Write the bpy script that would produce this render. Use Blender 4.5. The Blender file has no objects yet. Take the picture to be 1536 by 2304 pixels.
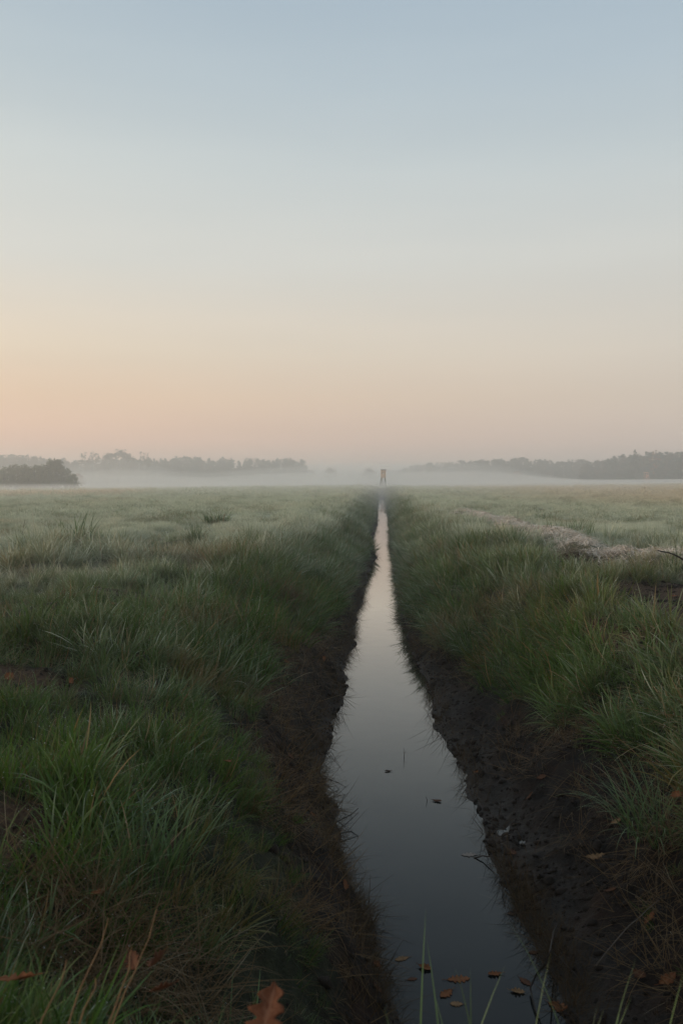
import bpy, math, random
import numpy as np
from mathutils import Vector, Matrix

random.seed(7)
RNG = np.random.default_rng(7)
SC = bpy.context.scene
COL = SC.collection
PI = math.pi


def lin(r, g, b):
    f = lambda v: ((v / 255 + 0.055) / 1.055) ** 2.4 if v / 255 > 0.04045 else v / 255 / 12.92
    return (f(r), f(g), f(b), 1.0)


# ------------------------------------------------------------------ helpers
def tag(o, label=None, cat=None, group=None, kind=None):
    if label: o['label'] = label
    if cat: o['category'] = cat
    if group: o['group'] = group
    if kind: o['kind'] = kind
    return o


def link(name, me, mat=None, parent=None):
    o = bpy.data.objects.new(name, me)
    COL.objects.link(o)
    if mat is not None and me is not None and not me.materials:
        me.materials.append(mat)
    if parent is not None:
        o.parent = parent
    return o


def empty(name, loc=(0, 0, 0), rz=0.0):
    o = bpy.data.objects.new(name, None)
    COL.objects.link(o)
    o.location = loc
    o.rotation_euler = (0, 0, rz)
    o.empty_display_size = 0.1
    return o


def np_mesh(name, V, F, attrs=None, smooth=False):
    """V (n,3); F list of int arrays (m,k) with k = 3 or 4."""
    V = np.asarray(V, dtype=np.float32)
    me = bpy.data.meshes.new(name)
    me.vertices.add(len(V))
    me.vertices.foreach_set('co', V.ravel())
    loops, starts, tot = [], [], 0
    for f in F:
        f = np.asarray(f, dtype=np.int32)
        if len(f) == 0: continue
        k = f.shape[1]
        loops.append(f.ravel())
        starts.append(tot + np.arange(len(f), dtype=np.int32) * k)
        tot += len(f) * k
    if tot:
        loops = np.concatenate(loops); starts = np.concatenate(starts).astype(np.int32)
        me.loops.add(tot); me.polygons.add(len(starts))
        me.loops.foreach_set('vertex_index', loops)
        me.polygons.foreach_set('loop_start', starts)
    for k, a in (attrs or {}).items():
        a = np.asarray(a, dtype=np.float32)
        if a.ndim == 2:
            at = me.attributes.new(k, 'FLOAT_VECTOR', 'POINT'); at.data.foreach_set('vector', a.ravel())
        else:
            at = me.attributes.new(k, 'FLOAT', 'POINT'); at.data.foreach_set('value', a)
    me.update(calc_edges=True)
    if smooth and tot:
        me.polygons.foreach_set('use_smooth', np.ones(len(me.polygons), dtype=bool))
    return me


class MB:
    """collects boxes, bars and tubes into one mesh"""
    def __init__(s): s.V = []; s.F3 = []; s.F4 = []
    def box(s, c, d, R=None):
        n = len(s.V)
        for dz in (-1, 1):
            for dx, dy in ((-1, -1), (1, -1), (1, 1), (-1, 1)):
                v = Vector((dx * d[0] / 2, dy * d[1] / 2, dz * d[2] / 2))
                if R is not None: v = R @ v
                s.V.append(tuple(v + Vector(c)))
        for f in ((3, 2, 1, 0), (4, 5, 6, 7), (0, 1, 5, 4), (1, 2, 6, 5), (2, 3, 7, 6), (3, 0, 4, 7)):
            s.F4.append([n + i for i in f])
    def tube(s, pts, rads, k=6, cap=True):
        pts = [Vector(p) for p in pts]
        rings = []
        for i, p in enumerate(pts):
            t = (pts[min(i + 1, len(pts) - 1)] - pts[max(i - 1, 0)]).normalized()
            a = t.cross(Vector((0, 0, 1)) if abs(t.z) < 0.9 else Vector((1, 0, 0))).normalized()
            b = t.cross(a)
            n = len(s.V)
            for j in range(k):
                w = 2 * PI * j / k
                s.V.append(tuple(p + (a * math.cos(w) + b * math.sin(w)) * rads[i]))
            rings.append(n)
        for q in range(len(rings) - 1):
            for j in range(k):
                s.F4.append([rings[q] + j, rings[q] + (j + 1) % k, rings[q + 1] + (j + 1) % k, rings[q + 1] + j])
        if cap:
            for rg, p, fl in ((rings[0], pts[0], 1), (rings[-1], pts[-1], 0)):
                c = len(s.V); s.V.append(tuple(p))
                for j in range(k):
                    a, b = rg + j, rg + (j + 1) % k
                    s.F3.append([b, a, c] if not fl else [a, b, c])
    def mesh(s, name, smooth=False):
        return np_mesh(name, s.V, [np.array(s.F3, dtype=np.int32).reshape(-1, 3), np.array(s.F4, dtype=np.int32).reshape(-1, 4)], smooth=smooth)
    def build(s, name, mat, parent=None, smooth=False):
        return link(name, s.mesh(name, smooth), mat, parent)


def sstep(a, b, x):
    t = np.clip((np.asarray(x, dtype=float) - a) / (b - a), 0, 1)
    return t * t * (3 - 2 * t)


def _hash(ix, iy, seed):
    h = (ix.astype(np.int64) * 374761393 + iy.astype(np.int64) * 668265263 + seed * 974634777) & 0xFFFFFFFF
    h = ((h ^ (h >> 13)) * 1274126177) & 0xFFFFFFFF
    h = h ^ (h >> 16)
    return (h & 0xFFFF) / 65535.0


def vnoise(x, y, seed=0):
    x = np.asarray(x, dtype=float); y = np.asarray(y, dtype=float)
    ix = np.floor(x); iy = np.floor(y)
    fx = x - ix; fy = y - iy
    fx = fx * fx * fx * (fx * (fx * 6 - 15) + 10); fy = fy * fy * fy * (fy * (fy * 6 - 15) + 10)
    a = _hash(ix, iy, seed); b = _hash(ix + 1, iy, seed); c = _hash(ix, iy + 1, seed); d = _hash(ix + 1, iy + 1, seed)
    return ((a * (1 - fx) + b * fx) * (1 - fy) + (c * (1 - fx) + d * fx) * fy) * 2 - 1


def fbm(x, y, scale, seed=0, octs=3, gain=0.5):
    s = 0; amp = 1; tot = 0
    for k in range(octs):
        s = s + amp * vnoise(x / scale * 2 ** k + 17.3 * k, y / scale * 2 ** k - 9.1 * k, seed + k)
        tot += amp; amp *= gain
    return s / tot


# ------------------------------------------------------------------ camera
CAM_Z = 2.3
YAW, PITCH = math.radians(2.94), math.radians(2.2)
cam = bpy.data.cameras.new('camera')
cam_o = bpy.data.objects.new('camera', cam); COL.objects.link(cam_o)
cam.sensor_fit = 'VERTICAL'; cam.sensor_height = 36; cam.lens = 28
cam.clip_start = 0.05; cam.clip_end = 5000
cam_o.location = (0, 0, CAM_Z)
cam_o.rotation_euler = (PI / 2 - PITCH, 0, YAW)
cam.dof.use_dof = True; cam.dof.focus_distance = 9.0; cam.dof.aperture_fstop = 5.6
SC.camera = cam_o
CAM_R = cam_o.rotation_euler.to_matrix()


def ray(px, py):
    return (CAM_R @ Vector(((px - 768) / 1792, -(py - 1152) / 1792, -1))).normalized()


def at_depth(px, Y):
    """x of the picture column px on the ground at the depth Y"""
    d = ray(px, 1083)
    return d.x / d.y * Y


# ------------------------------------------------------------------ terrain
T_Y = [3.0, 3.38, 3.69, 4.05, 4.49, 5.37, 5.91, 6.68, 7.4, 8.64, 9.88, 13, 16, 19, 22, 24, 28, 31, 42, 72, 88, 200]
T_L = [.06, .05, .01, -.05, -.19, -.33, -.48, -.46, -.41, -.41, -.45, -.40, -.42, -.42, -.31, -.19, -.42, -.43, -.30, -.48, -.5, -.5]
T_R = [.78, .77, .77, .757, .714, .644, .61, .61, .52, .49, .469, .38, .385, .37, .375, .37, .33, .31, .43, .48, .5, .5]
WATER_END = 100.0


def edges(Y):
    Y = np.asarray(Y, dtype=float)
    return np.interp(Y, T_Y, T_L), np.interp(Y, T_Y, T_R)


def field_z(X, Y):
    tilt = np.clip(X, -120, 150) * 0.0075 * sstep(6, 40, np.abs(X))
    z = 1.1 + tilt + 0.05 * fbm(X, Y, 6.0, 3, 3) * sstep(1, 8, np.abs(Y) + 1) + 0.12 * fbm(X, Y, 30.0, 5, 2) * sstep(20, 60, Y)
    # unmown bank: hummocky near the ditch and near the camera
    rough = (1 - sstep(13, 24, Y)) + (1 - sstep(2.5, 4.5, np.abs(X))) * 0.7
    z = z + np.clip(rough, 0, 1) * (0.15 * fbm(X, Y, .95, 11, 2) + 0.05 * fbm(X, Y, 0.38, 13, 2))
    return z


WR_Y = [9.7, 10.3, 11.0, 12.0, 13.2, 15, 17.6, 22, 28, 34]
WR_X = [5.6, 4.6, 3.95, 3.5, 3.36, 3.25, 3.15, 3.05, 2.97, 2.9]


def wr_axis(Y):
    return np.interp(Y, WR_Y, WR_X) + .10 * np.sin(np.asarray(Y) * 1.3)


def wr_mask(X, Y, w=.46):
    ww = w * np.where(Y < 11.5, 1.5, 1.0)
    return np.exp(-((X - wr_axis(Y)) / ww) ** 4) * sstep(9.5, 9.9, Y) * (1 - sstep(27, 31, Y))


def u_side(X, Y):
    L, R = edges(Y)
    wob = 0.07 * fbm(X * 0, Y, 0.8, 21, 3) + 0.05 * fbm(X * 0, Y, 0.22, 23, 2)
    wob2 = 0.06 * fbm(X * 0, Y, 0.7, 31, 3) + 0.04 * fbm(X * 0, Y, 0.2, 33, 2)
    return (L + wob * np.clip(Y / 6, .5, 1.2)) - X, X - (R + wob2 * np.clip(Y / 6, .5, 1.2))


def ditch_z(X, Y, fz):
    ul, ur = u_side(X, Y)
    u = np.maximum(ul, ur)
    left = ul > ur
    k = np.clip(np.interp(Y, [4, 9], [1.0, 1.35]), 1, 1.35)
    pl = np.interp(ul / k, [-.4, 0, .08, .25, .5, .9, 1.5, 2.2], [-.22, 0, .10, .40, .62, .86, 1.04, 1.1])
    prn = np.interp(ur, [-.4, 0, .3, .6, .9, 1.2, 1.6, 2.2], [-.20, 0, .09, .26, .46, .72, .96, 1.1])
    prf = np.interp(ur, [-.4, 0, .10, .30, .7, 1.35, 2.2], [-.22, 0, .26, .54, .82, 1.04, 1.1])
    w = sstep(8, 12.5, Y)
    pr = prn * (1 - w) + prf * w
    p = np.where(left, pl, pr)
    # lumpy mud and slumps
    lump = 0.075 * fbm(X, Y, 0.42, 41, 4, .6) + 0.055 * fbm(X, Y, 0.13, 43, 3, .65)
    p = p + lump * sstep(0.0, .18, u) * (1 - sstep(1.4, 2.4, u))
    top = fz - 1.1
    t = sstep(0.0, 2.2, u)
    return p + top * t, u, left


def terrain(X, Y):
    X = np.asarray(X, dtype=float); Y = np.asarray(Y, dtype=float)
    fz = field_z(X, Y)
    dz, u, left = ditch_z(X, Y, fz)
    open_ = sstep(1.3, 2.3, Y) * (1 - sstep(105, 165, Y))
    z = fz * (1 - open_) + np.minimum(dz, fz + .2) * open_
    # straw windrow bed and small soil heaps
    z = z + wr_mask(X, Y) * (.08 + .13 * np.clip(fbm(X, Y, .45, 83, 3) + .1, 0, 1))
    for hx, hy, r, h in ((2.85, 12.0, .30, .15), (5.0, 9.4, .35, .22), (-1.22, 10.4, .4, .1), (-2.4, 13.6, 1.0, .10)):
        z = z + h * np.exp(-(((X - hx) ** 2 + (Y - hy) ** 2) / r ** 2))
    return z


def hit(px, py, water=False):
    """the point of the ground (or water) seen through the picture point px, py"""
    d = ray(px, py)
    t = 0.6
    o = Vector((0, 0, CAM_Z))
    while t < 300:
        p = o + d * t
        g = max(float(terrain(p.x, p.y)), 0.0)
        if p.z <= g:
            return p.x, p.y, g
        t += 0.01 + t * 0.002
    return p.x, p.y, 1.1


# masks -----------------------------------------------------------------
def masks(X, Y, Z):
    ul, ur = u_side(X, Y)
    u = np.maximum(ul, ur); left = ul > ur
    inside = sstep(1.6, 2.2, Y) * (1 - sstep(120, 150, Y)) * (u < 2.2)
    zm = np.where(left, np.interp(Y, [3, 4, 5.5, 9, 13, 20, 30], [.42, .62, .70, .54, .32, .22, .20]),
                  np.interp(Y, [3, 5.5, 7, 8.5, 11, 20, 30], [.66, .47, .36, .26, .19, .16, .16]))
    nz = 0.16 * fbm(X, Y, .5, 51, 3)
    mud = (1 - sstep(-.12, .12, Z + nz - zm)) * inside
    soil = np.zeros_like(Z)
    for sx, sy, rx, ry, s in ((2.85, 7.5, 1.15, 1.9, 1), (3.7, 8.4, 1.3, 1.2, 1), (-2.25, 4.7, .38, .35, 1), (2.95, 12.0, .4, .45, 1),
                              (4.7, 9.3, .5, .4, 1), (-.9, 2.9, .15, .2, .8), (-1.3, 2.7, .2, .25, 1), (-2.9, 8.2, .5, .5, .6)):
        e = ((X - sx) / rx) ** 2 + ((Y - sy) / ry) ** 2 + .7 * fbm(X, Y, .45, 57, 3)
        soil = np.maximum(soil, s * (1 - sstep(.5, 1.2, e)))
    soil = soil * (1 - mud)
    # frost on the open field, little on the sheltered bank and in the ditch
    dist = np.maximum(np.abs(X) - 1.0, 0)
    frost = sstep(6, 26, Y + dist * 1.5) * .75 + .11 + .25 * sstep(25, 70, Y)
    frost = frost * np.where(u < 2.0, np.where(Y < 150, .35 + .65 * sstep(.6, 2.1, u), 1), 1)
    frost = np.clip(frost * (1 + .8 * fbm(X, Y, .8, 63, 3)) + .20 * fbm(X, Y, 1.7, 61, 3), 0, 1)
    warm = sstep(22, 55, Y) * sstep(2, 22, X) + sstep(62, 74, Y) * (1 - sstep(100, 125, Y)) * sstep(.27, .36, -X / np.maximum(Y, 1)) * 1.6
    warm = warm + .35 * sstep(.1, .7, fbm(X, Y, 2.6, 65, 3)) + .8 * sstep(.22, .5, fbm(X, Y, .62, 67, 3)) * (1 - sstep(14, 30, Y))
    return mud, soil, frost, np.clip(warm, 0, 1.5), u, left


# ------------------------------------------------------------------ materials
def mat(name):
    m = bpy.data.materials.new(name); m.use_nodes = True
    nt = m.node_tree; nt.nodes.clear()
    out = nt.nodes.new('ShaderNodeOutputMaterial')
    return m, nt, out


class N:
    """terse node builder"""
    def __init__(s, nt): s.nt = nt
    def new(s, t, **kw):
        n = s.nt.nodes.new(t)
        for k, v in kw.items():
            if k.startswith('i_'):
                n.inputs[k[2:].replace('_', ' ')].default_value = v
            else:
                setattr(n, k, v)
        return n
    def l(s, a, b): s.nt.links.new(a, b)
    def put(s, sock, v):
        if hasattr(v, 'is_linked') or hasattr(v, 'node'): s.l(v, sock)
        else: sock.default_value = v
    def math(s, op, a, b=0.0, c=None, clamp=False):
        n = s.new('ShaderNodeMath', operation=op, use_clamp=clamp)
        s.put(n.inputs[0], a); s.put(n.inputs[1], b)
        if c is not None: s.put(n.inputs[2], c)
        return n.outputs[0]
    def mix(s, f, a, b, mode='MIX'):
        n = s.new('ShaderNodeMix', data_type='RGBA', blend_type=mode)
        s.put(n.inputs[0], f); s.put(n.inputs[6], a); s.put(n.inputs[7], b)
        return n.outputs[2]
    def attr(s, name, kind='GEOMETRY'):
        return s.new('ShaderNodeAttribute', attribute_name=name, attribute_type=kind)
    def noise(s, scale, detail=3.0, rough=.55, vec=None):
        n = s.new('ShaderNodeTexNoise'); n.inputs['Scale'].default_value = scale
        n.inputs['Detail'].default_value = detail; n.inputs['Roughness'].default_value = rough
        if vec is not None: s.l(vec, n.inputs['Vector'])
        return n
    def ramp(s, f, stops, interp='LINEAR'):
        n = s.new('ShaderNodeValToRGB'); cr = n.color_ramp; cr.interpolation = interp
        while len(cr.elements) < len(stops): cr.elements.new(.5)
        for e, (p, c) in zip(cr.elements, stops):
            e.position = p; e.color = c
        s.put(n.inputs[0], f)
        return n.outputs[0]
    def maprange(s, v, a, b, c=0., d=1.):
        n = s.new('ShaderNodeMapRange'); n.inputs[1].default_value = a; n.inputs[2].default_value = b
        n.inputs[3].default_value = c; n.inputs[4].default_value = d
        s.put(n.inputs[0], v); return n.outputs[0]


GREEN_A = (.022, .060, .008, 1)
GREEN_B = (.088, .170, .022, 1)
FROST = (.78, .79, .62, 1)
DEAD = (.27, .16, .075, 1)


def make_ground_mat():
    m, nt, out = mat('ground'); n = N(nt)
    geo = n.new('ShaderNodeNewGeometry')
    P = geo.outputs['Position']
    mud, soil, frost, warm = (n.attr(k).outputs['Fac'] for k in ('mud', 'soil', 'frost', 'warm'))
    n1 = n.noise(9, 5, .65, P); n2 = n.noise(.7, 4, .6, P); n3 = n.noise(45, 4, .7, P)
    # grassy soil between the blades
    turf = n.mix(n.maprange(n1.outputs['Fac'], .35, .65), (.012, .014, .006, 1), (.034, .036, .015, 1))
    turf_f = n.mix(n.maprange(n1.outputs['Fac'], .3, .7), (.30, .33, .21, 1), (.56, .57, .43, 1))
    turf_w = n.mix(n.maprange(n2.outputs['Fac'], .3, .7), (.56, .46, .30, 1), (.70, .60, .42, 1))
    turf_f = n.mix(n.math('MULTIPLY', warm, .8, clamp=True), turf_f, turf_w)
    c = n.mix(n.math('MULTIPLY', n.math('POWER', frost, 2.2), .95, clamp=True), turf, turf_f)
    soil_c = n.mix(n.maprange(n3.outputs['Fac'], .35, .7), (.045, .026, .016, 1), (.125, .072, .042, 1))
    c = n.mix(soil, c, soil_c)
    mud_c = n.mix(n.maprange(n1.outputs['Fac'], .35, .65), (.005, .0035, .0025, 1), (.020, .0115, .0065, 1))
    n4 = n.noise(3.2, 4, .6, P)
    mud_c = n.mix(n.maprange(n4.outputs['Fac'], .5, .68), mud_c, (.032, .014, .006, 1))
    mud_c = n.mix(n.math('MULTIPLY', n.maprange(n3.outputs['Fac'], .62, .75), .5), mud_c, (.075, .038, .018, 1))
    # silt stripe just above the water line
    z = n.new('ShaderNodeSeparateXYZ'); n.l(P, z.inputs[0])
    wet = n.maprange(z.outputs['Z'], .14, .02)
    mud_c = n.mix(n.math('MULTIPLY', wet, .6), mud_c, (.046, .035, .027, 1))
    c = n.mix(mud, c, mud_c)
    b = n.new('ShaderNodeBsdfPrincipled')
    n.l(c, b.inputs['Base Color'])
    r = n.math('SUBTRACT', .9, n.math('MULTIPLY', n.math('MULTIPLY', wet, mud), .30))
    n.l(r, b.inputs['Roughness'])
    b.inputs['Specular IOR Level'].default_value = .25
    bump = n.new('ShaderNodeBump'); bump.inputs['Strength'].default_value = 1.0; bump.inputs['Distance'].default_value = .06
    n.l(n.math('ADD', n1.outputs['Fac'], n.math('MULTIPLY', n3.outputs['Fac'], .5)), bump.inputs['Height'])
    n.l(bump.outputs[0], b.inputs['Normal'])
    n.l(b.outputs[0], out.inputs['Surface'])
    return m


def make_grass_mat(name, dead=0.0, dark=1.0):
    """blades: 't' runs 0..1 from root to tip, 'r' is one random number per blade, 'dry' marks withered blades;
    frost / warm belong to the tuft"""
    m, nt, out = mat(name); n = N(nt)
    t = n.attr('t').outputs['Fac']; r = n.attr('r').outputs['Fac']; dry = n.attr('dry').outputs['Fac']
    fr = n.attr('frost', 'INSTANCER').outputs['Fac']; wa = n.attr('warm', 'INSTANCER').outputs['Fac']
    tone = n.attr('tone', 'INSTANCER').outputs['Fac']
    g = n.mix(n.math('ADD', n.math('MULTIPLY', r, .6), n.math('MULTIPLY', tone, .5), clamp=True), GREEN_A, GREEN_B)
    g = n.mix(n.math('MULTIPLY', n.math('GREATER_THAN', r, .86), .6), g, (.10, .11, .03, 1))
    d = n.mix(r, (.36, .21, .095, 1), (.15, .065, .022, 1))
    dw = n.math('MAXIMUM', dry, n.math('MULTIPLY', wa, n.math('GREATER_THAN', r, .25)), clamp=True)
    c = n.mix(n.math('MAXIMUM', n.math('MULTIPLY', dw, .85), dead), g, d)
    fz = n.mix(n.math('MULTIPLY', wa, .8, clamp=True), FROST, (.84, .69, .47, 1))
    rime = n.math('MULTIPLY', n.math('LESS_THAN', r, .13), 2.0)          # a few blades carry thick rime
    f = n.math('MULTIPLY', fr, n.math('MULTIPLY_ADD', t, n.math('ADD', rime, .45), n.math('MULTIPLY_ADD', r, .18, n.math('MULTIPLY', fr, .48))), clamp=True)
    c = n.mix(n.math('MULTIPLY', f, .88), c, fz)
    c = n.mix(n.math('LESS_THAN', r, -.5), c, (.80, .83, .86, 1))        # drops of dew
    if dark != 1.0:
        c = n.mix(1.0, c, (dark, dark, dark, 1), 'MULTIPLY')
    df = n.new('ShaderNodeBsdfPrincipled'); n.l(c, df.inputs['Base Color'])
    df.inputs['Roughness'].default_value = .5; df.inputs['Specular IOR Level'].default_value = .14
    tr = n.new('ShaderNodeBsdfTranslucent'); n.l(c, tr.inputs['Color'])
    mx = n.new('ShaderNodeMixShader'); mx.inputs[0].default_value = .3
    n.l(df.outputs[0], mx.inputs[1]); n.l(tr.outputs[0], mx.inputs[2])
    n.l(mx.outputs[0], out.inputs['Surface'])
    return m


def simple_mat(name, ca, cb, scale=6, rough=.8, spec=.3, detail=4, coord='Object', bump=0.0):
    m, nt, out = mat(name); n = N(nt)
    tc = n.new('ShaderNodeTexCoord')
    nz = n.noise(scale, detail, .6, tc.outputs[coord])
    b = n.new('ShaderNodeBsdfPrincipled')
    n.l(n.mix(n.maprange(nz.outputs['Fac'], .3, .7), ca, cb), b.inputs['Base Color'])
    b.inputs['Roughness'].default_value = rough; b.inputs['Specular IOR Level'].default_value = spec
    if bump:
        bp = n.new('ShaderNodeBump'); bp.inputs['Strength'].default_value = bump; bp.inputs['Distance'].default_value = .01
        n.l(nz.outputs['Fac'], bp.inputs['Height']); n.l(bp.outputs[0], b.inputs['Normal'])
    n.l(b.outputs[0], out.inputs['Surface'])
    return m


def wood_mat(name, ca, cb):
    m, nt, out = mat(name); n = N(nt)
    tc = n.new('ShaderNodeTexCoord')
    mp = n.new('ShaderNodeMapping'); mp.inputs['Scale'].default_value = (9, 9, .7)
    n.l(tc.outputs['Object'], mp.inputs[0])
    nz = n.noise(2.2, 5, .6, mp.outputs[0])
    b = n.new('ShaderNodeBsdfPrincipled')
    n.l(n.mix(n.maprange(nz.outputs['Fac'], .3, .7), ca, cb), b.inputs['Base Color'])
    b.inputs['Roughness'].default_value = .8
    n.l(b.outputs[0], out.inputs['Surface'])
    return m


def leaf_mat(name, ca, cb, cc):
    """a tree's leaves: every leaf face has its own tone"""
    m, nt, out = mat(name); n = N(nt)
    r = n.attr('r').outputs['Fac']
    oi = n.new('ShaderNodeObjectInfo')
    c = n.mix(r, ca, cb)
    c = n.mix(n.math('MULTIPLY', oi.outputs['Random'], .7), c, cc)
    df = n.new('ShaderNodeBsdfDiffuse'); n.l(c, df.inputs['Color'])
    tr = n.new('ShaderNodeBsdfTranslucent'); n.l(c, tr.inputs['Color'])
    mx = n.new('ShaderNodeMixShader'); mx.inputs[0].default_value = .25
    n.l(df.outputs[0], mx.inputs[1]); n.l(tr.outputs[0], mx.inputs[2])
    n.l(mx.outputs[0], out.inputs['Surface'])
    return m


def water_mat():
    m, nt, out = mat('water'); n = N(nt)
    geo = n.new('ShaderNodeNewGeometry')
    nz = n.noise(3.0, 2, .5, geo.outputs['Position'])
    n2 = n.noise(30.0, 2, .5, geo.outputs['Position'])
    df = n.new('ShaderNodeBsdfDiffuse')
    n.l(n.mix(n.maprange(nz.outputs['Fac'], .35, .65), (.006, .007, .007, 1), (.012, .013, .011, 1)), df.inputs['Color'])
    gl = n.new('ShaderNodeBsdfGlossy'); gl.inputs['Roughness'].default_value = .02
    bp = n.new('ShaderNodeBump'); bp.inputs['Strength'].default_value = .04; bp.inputs['Distance'].default_value = .02
    n.l(n.math('ADD', nz.outputs['Fac'], n.math('MULTIPLY', n2.outputs['Fac'], .08)), bp.inputs['Height'])
    n.l(bp.outputs[0], gl.inputs['Normal'])
    fr = n.new('ShaderNodeFresnel'); fr.inputs['IOR'].default_value = 1.33
    n.l(bp.outputs[0], fr.inputs['Normal'])
    # still water: a fitted curve artificially lifts reflection above plain Fresnel at low angles
    k = n.math('MINIMUM', n.math('MULTIPLY', n.math('POWER', fr.outputs[0], 1.33), 3.05), .86)
    mx = n.new('ShaderNodeMixShader'); n.l(k, mx.inputs[0]); n.l(df.outputs[0], mx.inputs[1]); n.l(gl.outputs[0], mx.inputs[2])
    n.l(mx.outputs[0], out.inputs['Surface'])
    return m


def volume_mat(name, density, color):
    m, nt, out = mat(name); n = N(nt)
    v = n.new('ShaderNodeVolumePrincipled')
    v.inputs['Color'].default_value = color
    v.inputs['Density'].default_value = density
    v.inputs['Anisotropy'].default_value = 0.5
    n.l(v.outputs[0], out.inputs['Volume'])
    return m


M_GROUND = make_ground_mat()
M_GRASS = make_grass_mat('grass')
M_DEADG = make_grass_mat('dead_grass', dead=.9, dark=.55)
M_WATERWEED = make_grass_mat('rotting_grass', dead=.9, dark=.3)
M_WATER = water_mat()
M_TWIG = simple_mat('twig_bark', (.020, .014, .010, 1), (.05, .036, .026, 1), 40, .7)
M_WOOD = wood_mat('weathered_wood', (.62, .40, .27, 1), (.76, .54, .39, 1))
M_WOODD = wood_mat('dark_wood', (.07, .052, .04, 1), (.14, .105, .08, 1))
M_WOODR = wood_mat('reddish_wood', (.62, .26, .15, 1), (.75, .38, .24, 1))
M_BARK = simple_mat('bark', (.03, .024, .018, 1), (.07, .055, .042, 1), 3, .9)

# ------------------------------------------------------------------ ground
def build_ground():
    s_in = np.arange(-3.0, 3.4, .024)
    g = 1.055; out = []; st = .036; v = s_in[-1]
    while v < 700: st = min(st * 1.07, 14); v += st; out.append(v)
    s = np.concatenate([-(np.array(out[::-1]) - 0.4), s_in, np.array(out)])
    ys = [-60, -40, -25, -15, -8, -4, -2, -1, -.4, 0, .3, .6]
    y = .75; stp = .03
    while y < 950:
        ys.append(y)
        y += min(max(.022, y * .0075), 12)
    ys = np.array(ys)
    L, R = edges(ys)
    cx = (L + R) / 2
    X = s[None, :] + cx[:, None] * np.exp(-np.abs(s[None, :]) / 8)
    Y = np.repeat(ys[:, None], len(s), 1)
    Z = terrain(X, Y)
    mud, soil, frost, warm, u, left = masks(X, Y, Z)
    nx, ny = len(s), len(ys)
    idx = np.arange(nx * ny).reshape(ny, nx)
    F = np.stack([idx[:-1, :-1], idx[:-1, 1:], idx[1:, 1:], idx[1:, :-1]], -1).reshape(-1, 4)
    V = np.stack([X, Y, Z], -1).reshape(-1, 3)
    me = np_mesh('ground', V, [F], dict(mud=mud.ravel(), soil=soil.ravel(), frost=frost.ravel(), warm=warm.ravel()), smooth=True)
    o = link('ground', me, M_GROUND)
    tag(o, kind='structure')
    # the water: one level sheet in the ditch
    ys = np.arange(2.0, WATER_END + 1, 1.0)
    V, F = [], []
    for i, y in enumerate(ys):
        l, r = edges(y)
        V += [(float(l) - .6, y, 0), (float(r) + .6, y, 0)]
        if i: F.append((2 * i - 2, 2 * i - 1, 2 * i + 1, 2 * i))
    w = link('water', np_mesh('water', V, [np.array(F)]), M_WATER)
    tag(w, kind='structure')


build_ground()

# ------------------------------------------------------------------ blades of grass
def blades(n, h, w, radius, lean=(.05, .5), curl=(.2, 1.4), segs=4, dry=0.0, rng=None, base_w=1.0, flop=0.0):
    """n blades -> V, quads, t, r, dry"""
    rng = rng or RNG
    H = rng.uniform(h[0], h[1], n) * (0.75 + .25 * rng.random(n))
    W = rng.uniform(w[0], w[1], n)
    a = rng.uniform(0, 2 * PI, n); rr = radius * np.sqrt(rng.random(n))
    bx, by = rr * np.cos(a), rr * np.sin(a)
    az = a + rng.normal(0, .9, n)                        # mostly outwards
    th0 = rng.uniform(lean[0], lean[1], n)               # lean at the root
    cu = rng.uniform(curl[0], curl[1], n) ** 1.0
    th0 = th0 + flop * rng.random(n)
    tw = rng.uniform(-.6, .6, n)
    lev = np.linspace(0, 1, segs + 1)
    px, pz = np.zeros(n), np.zeros(n)
    pts = [(px.copy(), pz.copy(), th0.copy())]
    for k in range(segs):
        th = th0 + cu * ((k + .5) / segs) ** 1.5
        px = px + np.sin(th) * H / segs; pz = pz + np.cos(th) * H / segs
        pts.append((px.copy(), pz.copy(), th))
    V, T, Rr, D = [], [], [], []
    r = rng.random(n); d = (rng.random(n) < dry).astype(float)
    for k, (qx, qz, th) in enumerate(pts):
        t = lev[k]
        wid = W * .5 * ((1 - t) ** .6 if k else .8) * base_w
        sx, sy = -np.sin(az + tw * t), np.cos(az + tw * t)
        cx, cy = bx + qx * np.cos(az), by + qx * np.sin(az)
        if k < segs:
            V.append(np.stack([cx - sx * wid, cy - sy * wid, qz], -1))
            V.append(np.stack([cx + sx * wid, cy + sy * wid, qz], -1))
            for _ in range(2): T.append(np.full(n, t)); Rr.append(r); D.append(d)
        else:
            V.append(np.stack([cx, cy, qz], -1)); T.append(np.full(n, t)); Rr.append(r); D.append(d)
    V = np.stack(V, 1)                                   # n, m, 3
    m = V.shape[1]
    base = np.arange(n)[:, None] * m
    Q = []
    for k in range(segs - 1):
        Q.append(base + np.array([[2 * k, 2 * k + 1, 2 * k + 3, 2 * k + 2]]))
    Q = np.concatenate(Q)
    Tt = base + np.array([[2 * segs - 2, 2 * segs - 1, 2 * segs]])
    return V.reshape(-1, 3), Q, Tt, np.stack(T, 1).ravel(), np.stack(Rr, 1).ravel(), np.stack(D, 1).ravel()


def blade_mesh(name, sets, mat_):
    Vs, Qs, Ts, t, r, d = [], [], [], [], [], []
    off = 0
    for (V, Q, T, a, b, c) in sets:
        Vs.append(V); Qs.append(Q + off); Ts.append(T + off); t.append(a); r.append(b); d.append(c); off += len(V)
    me = np_mesh(name, np.concatenate(Vs), [np.concatenate(Ts), np.concatenate(Qs)],
                 dict(t=np.concatenate(t), r=np.concatenate(r), dry=np.concatenate(d)), smooth=True)
    me.materials.append(mat_)
    return me


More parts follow.
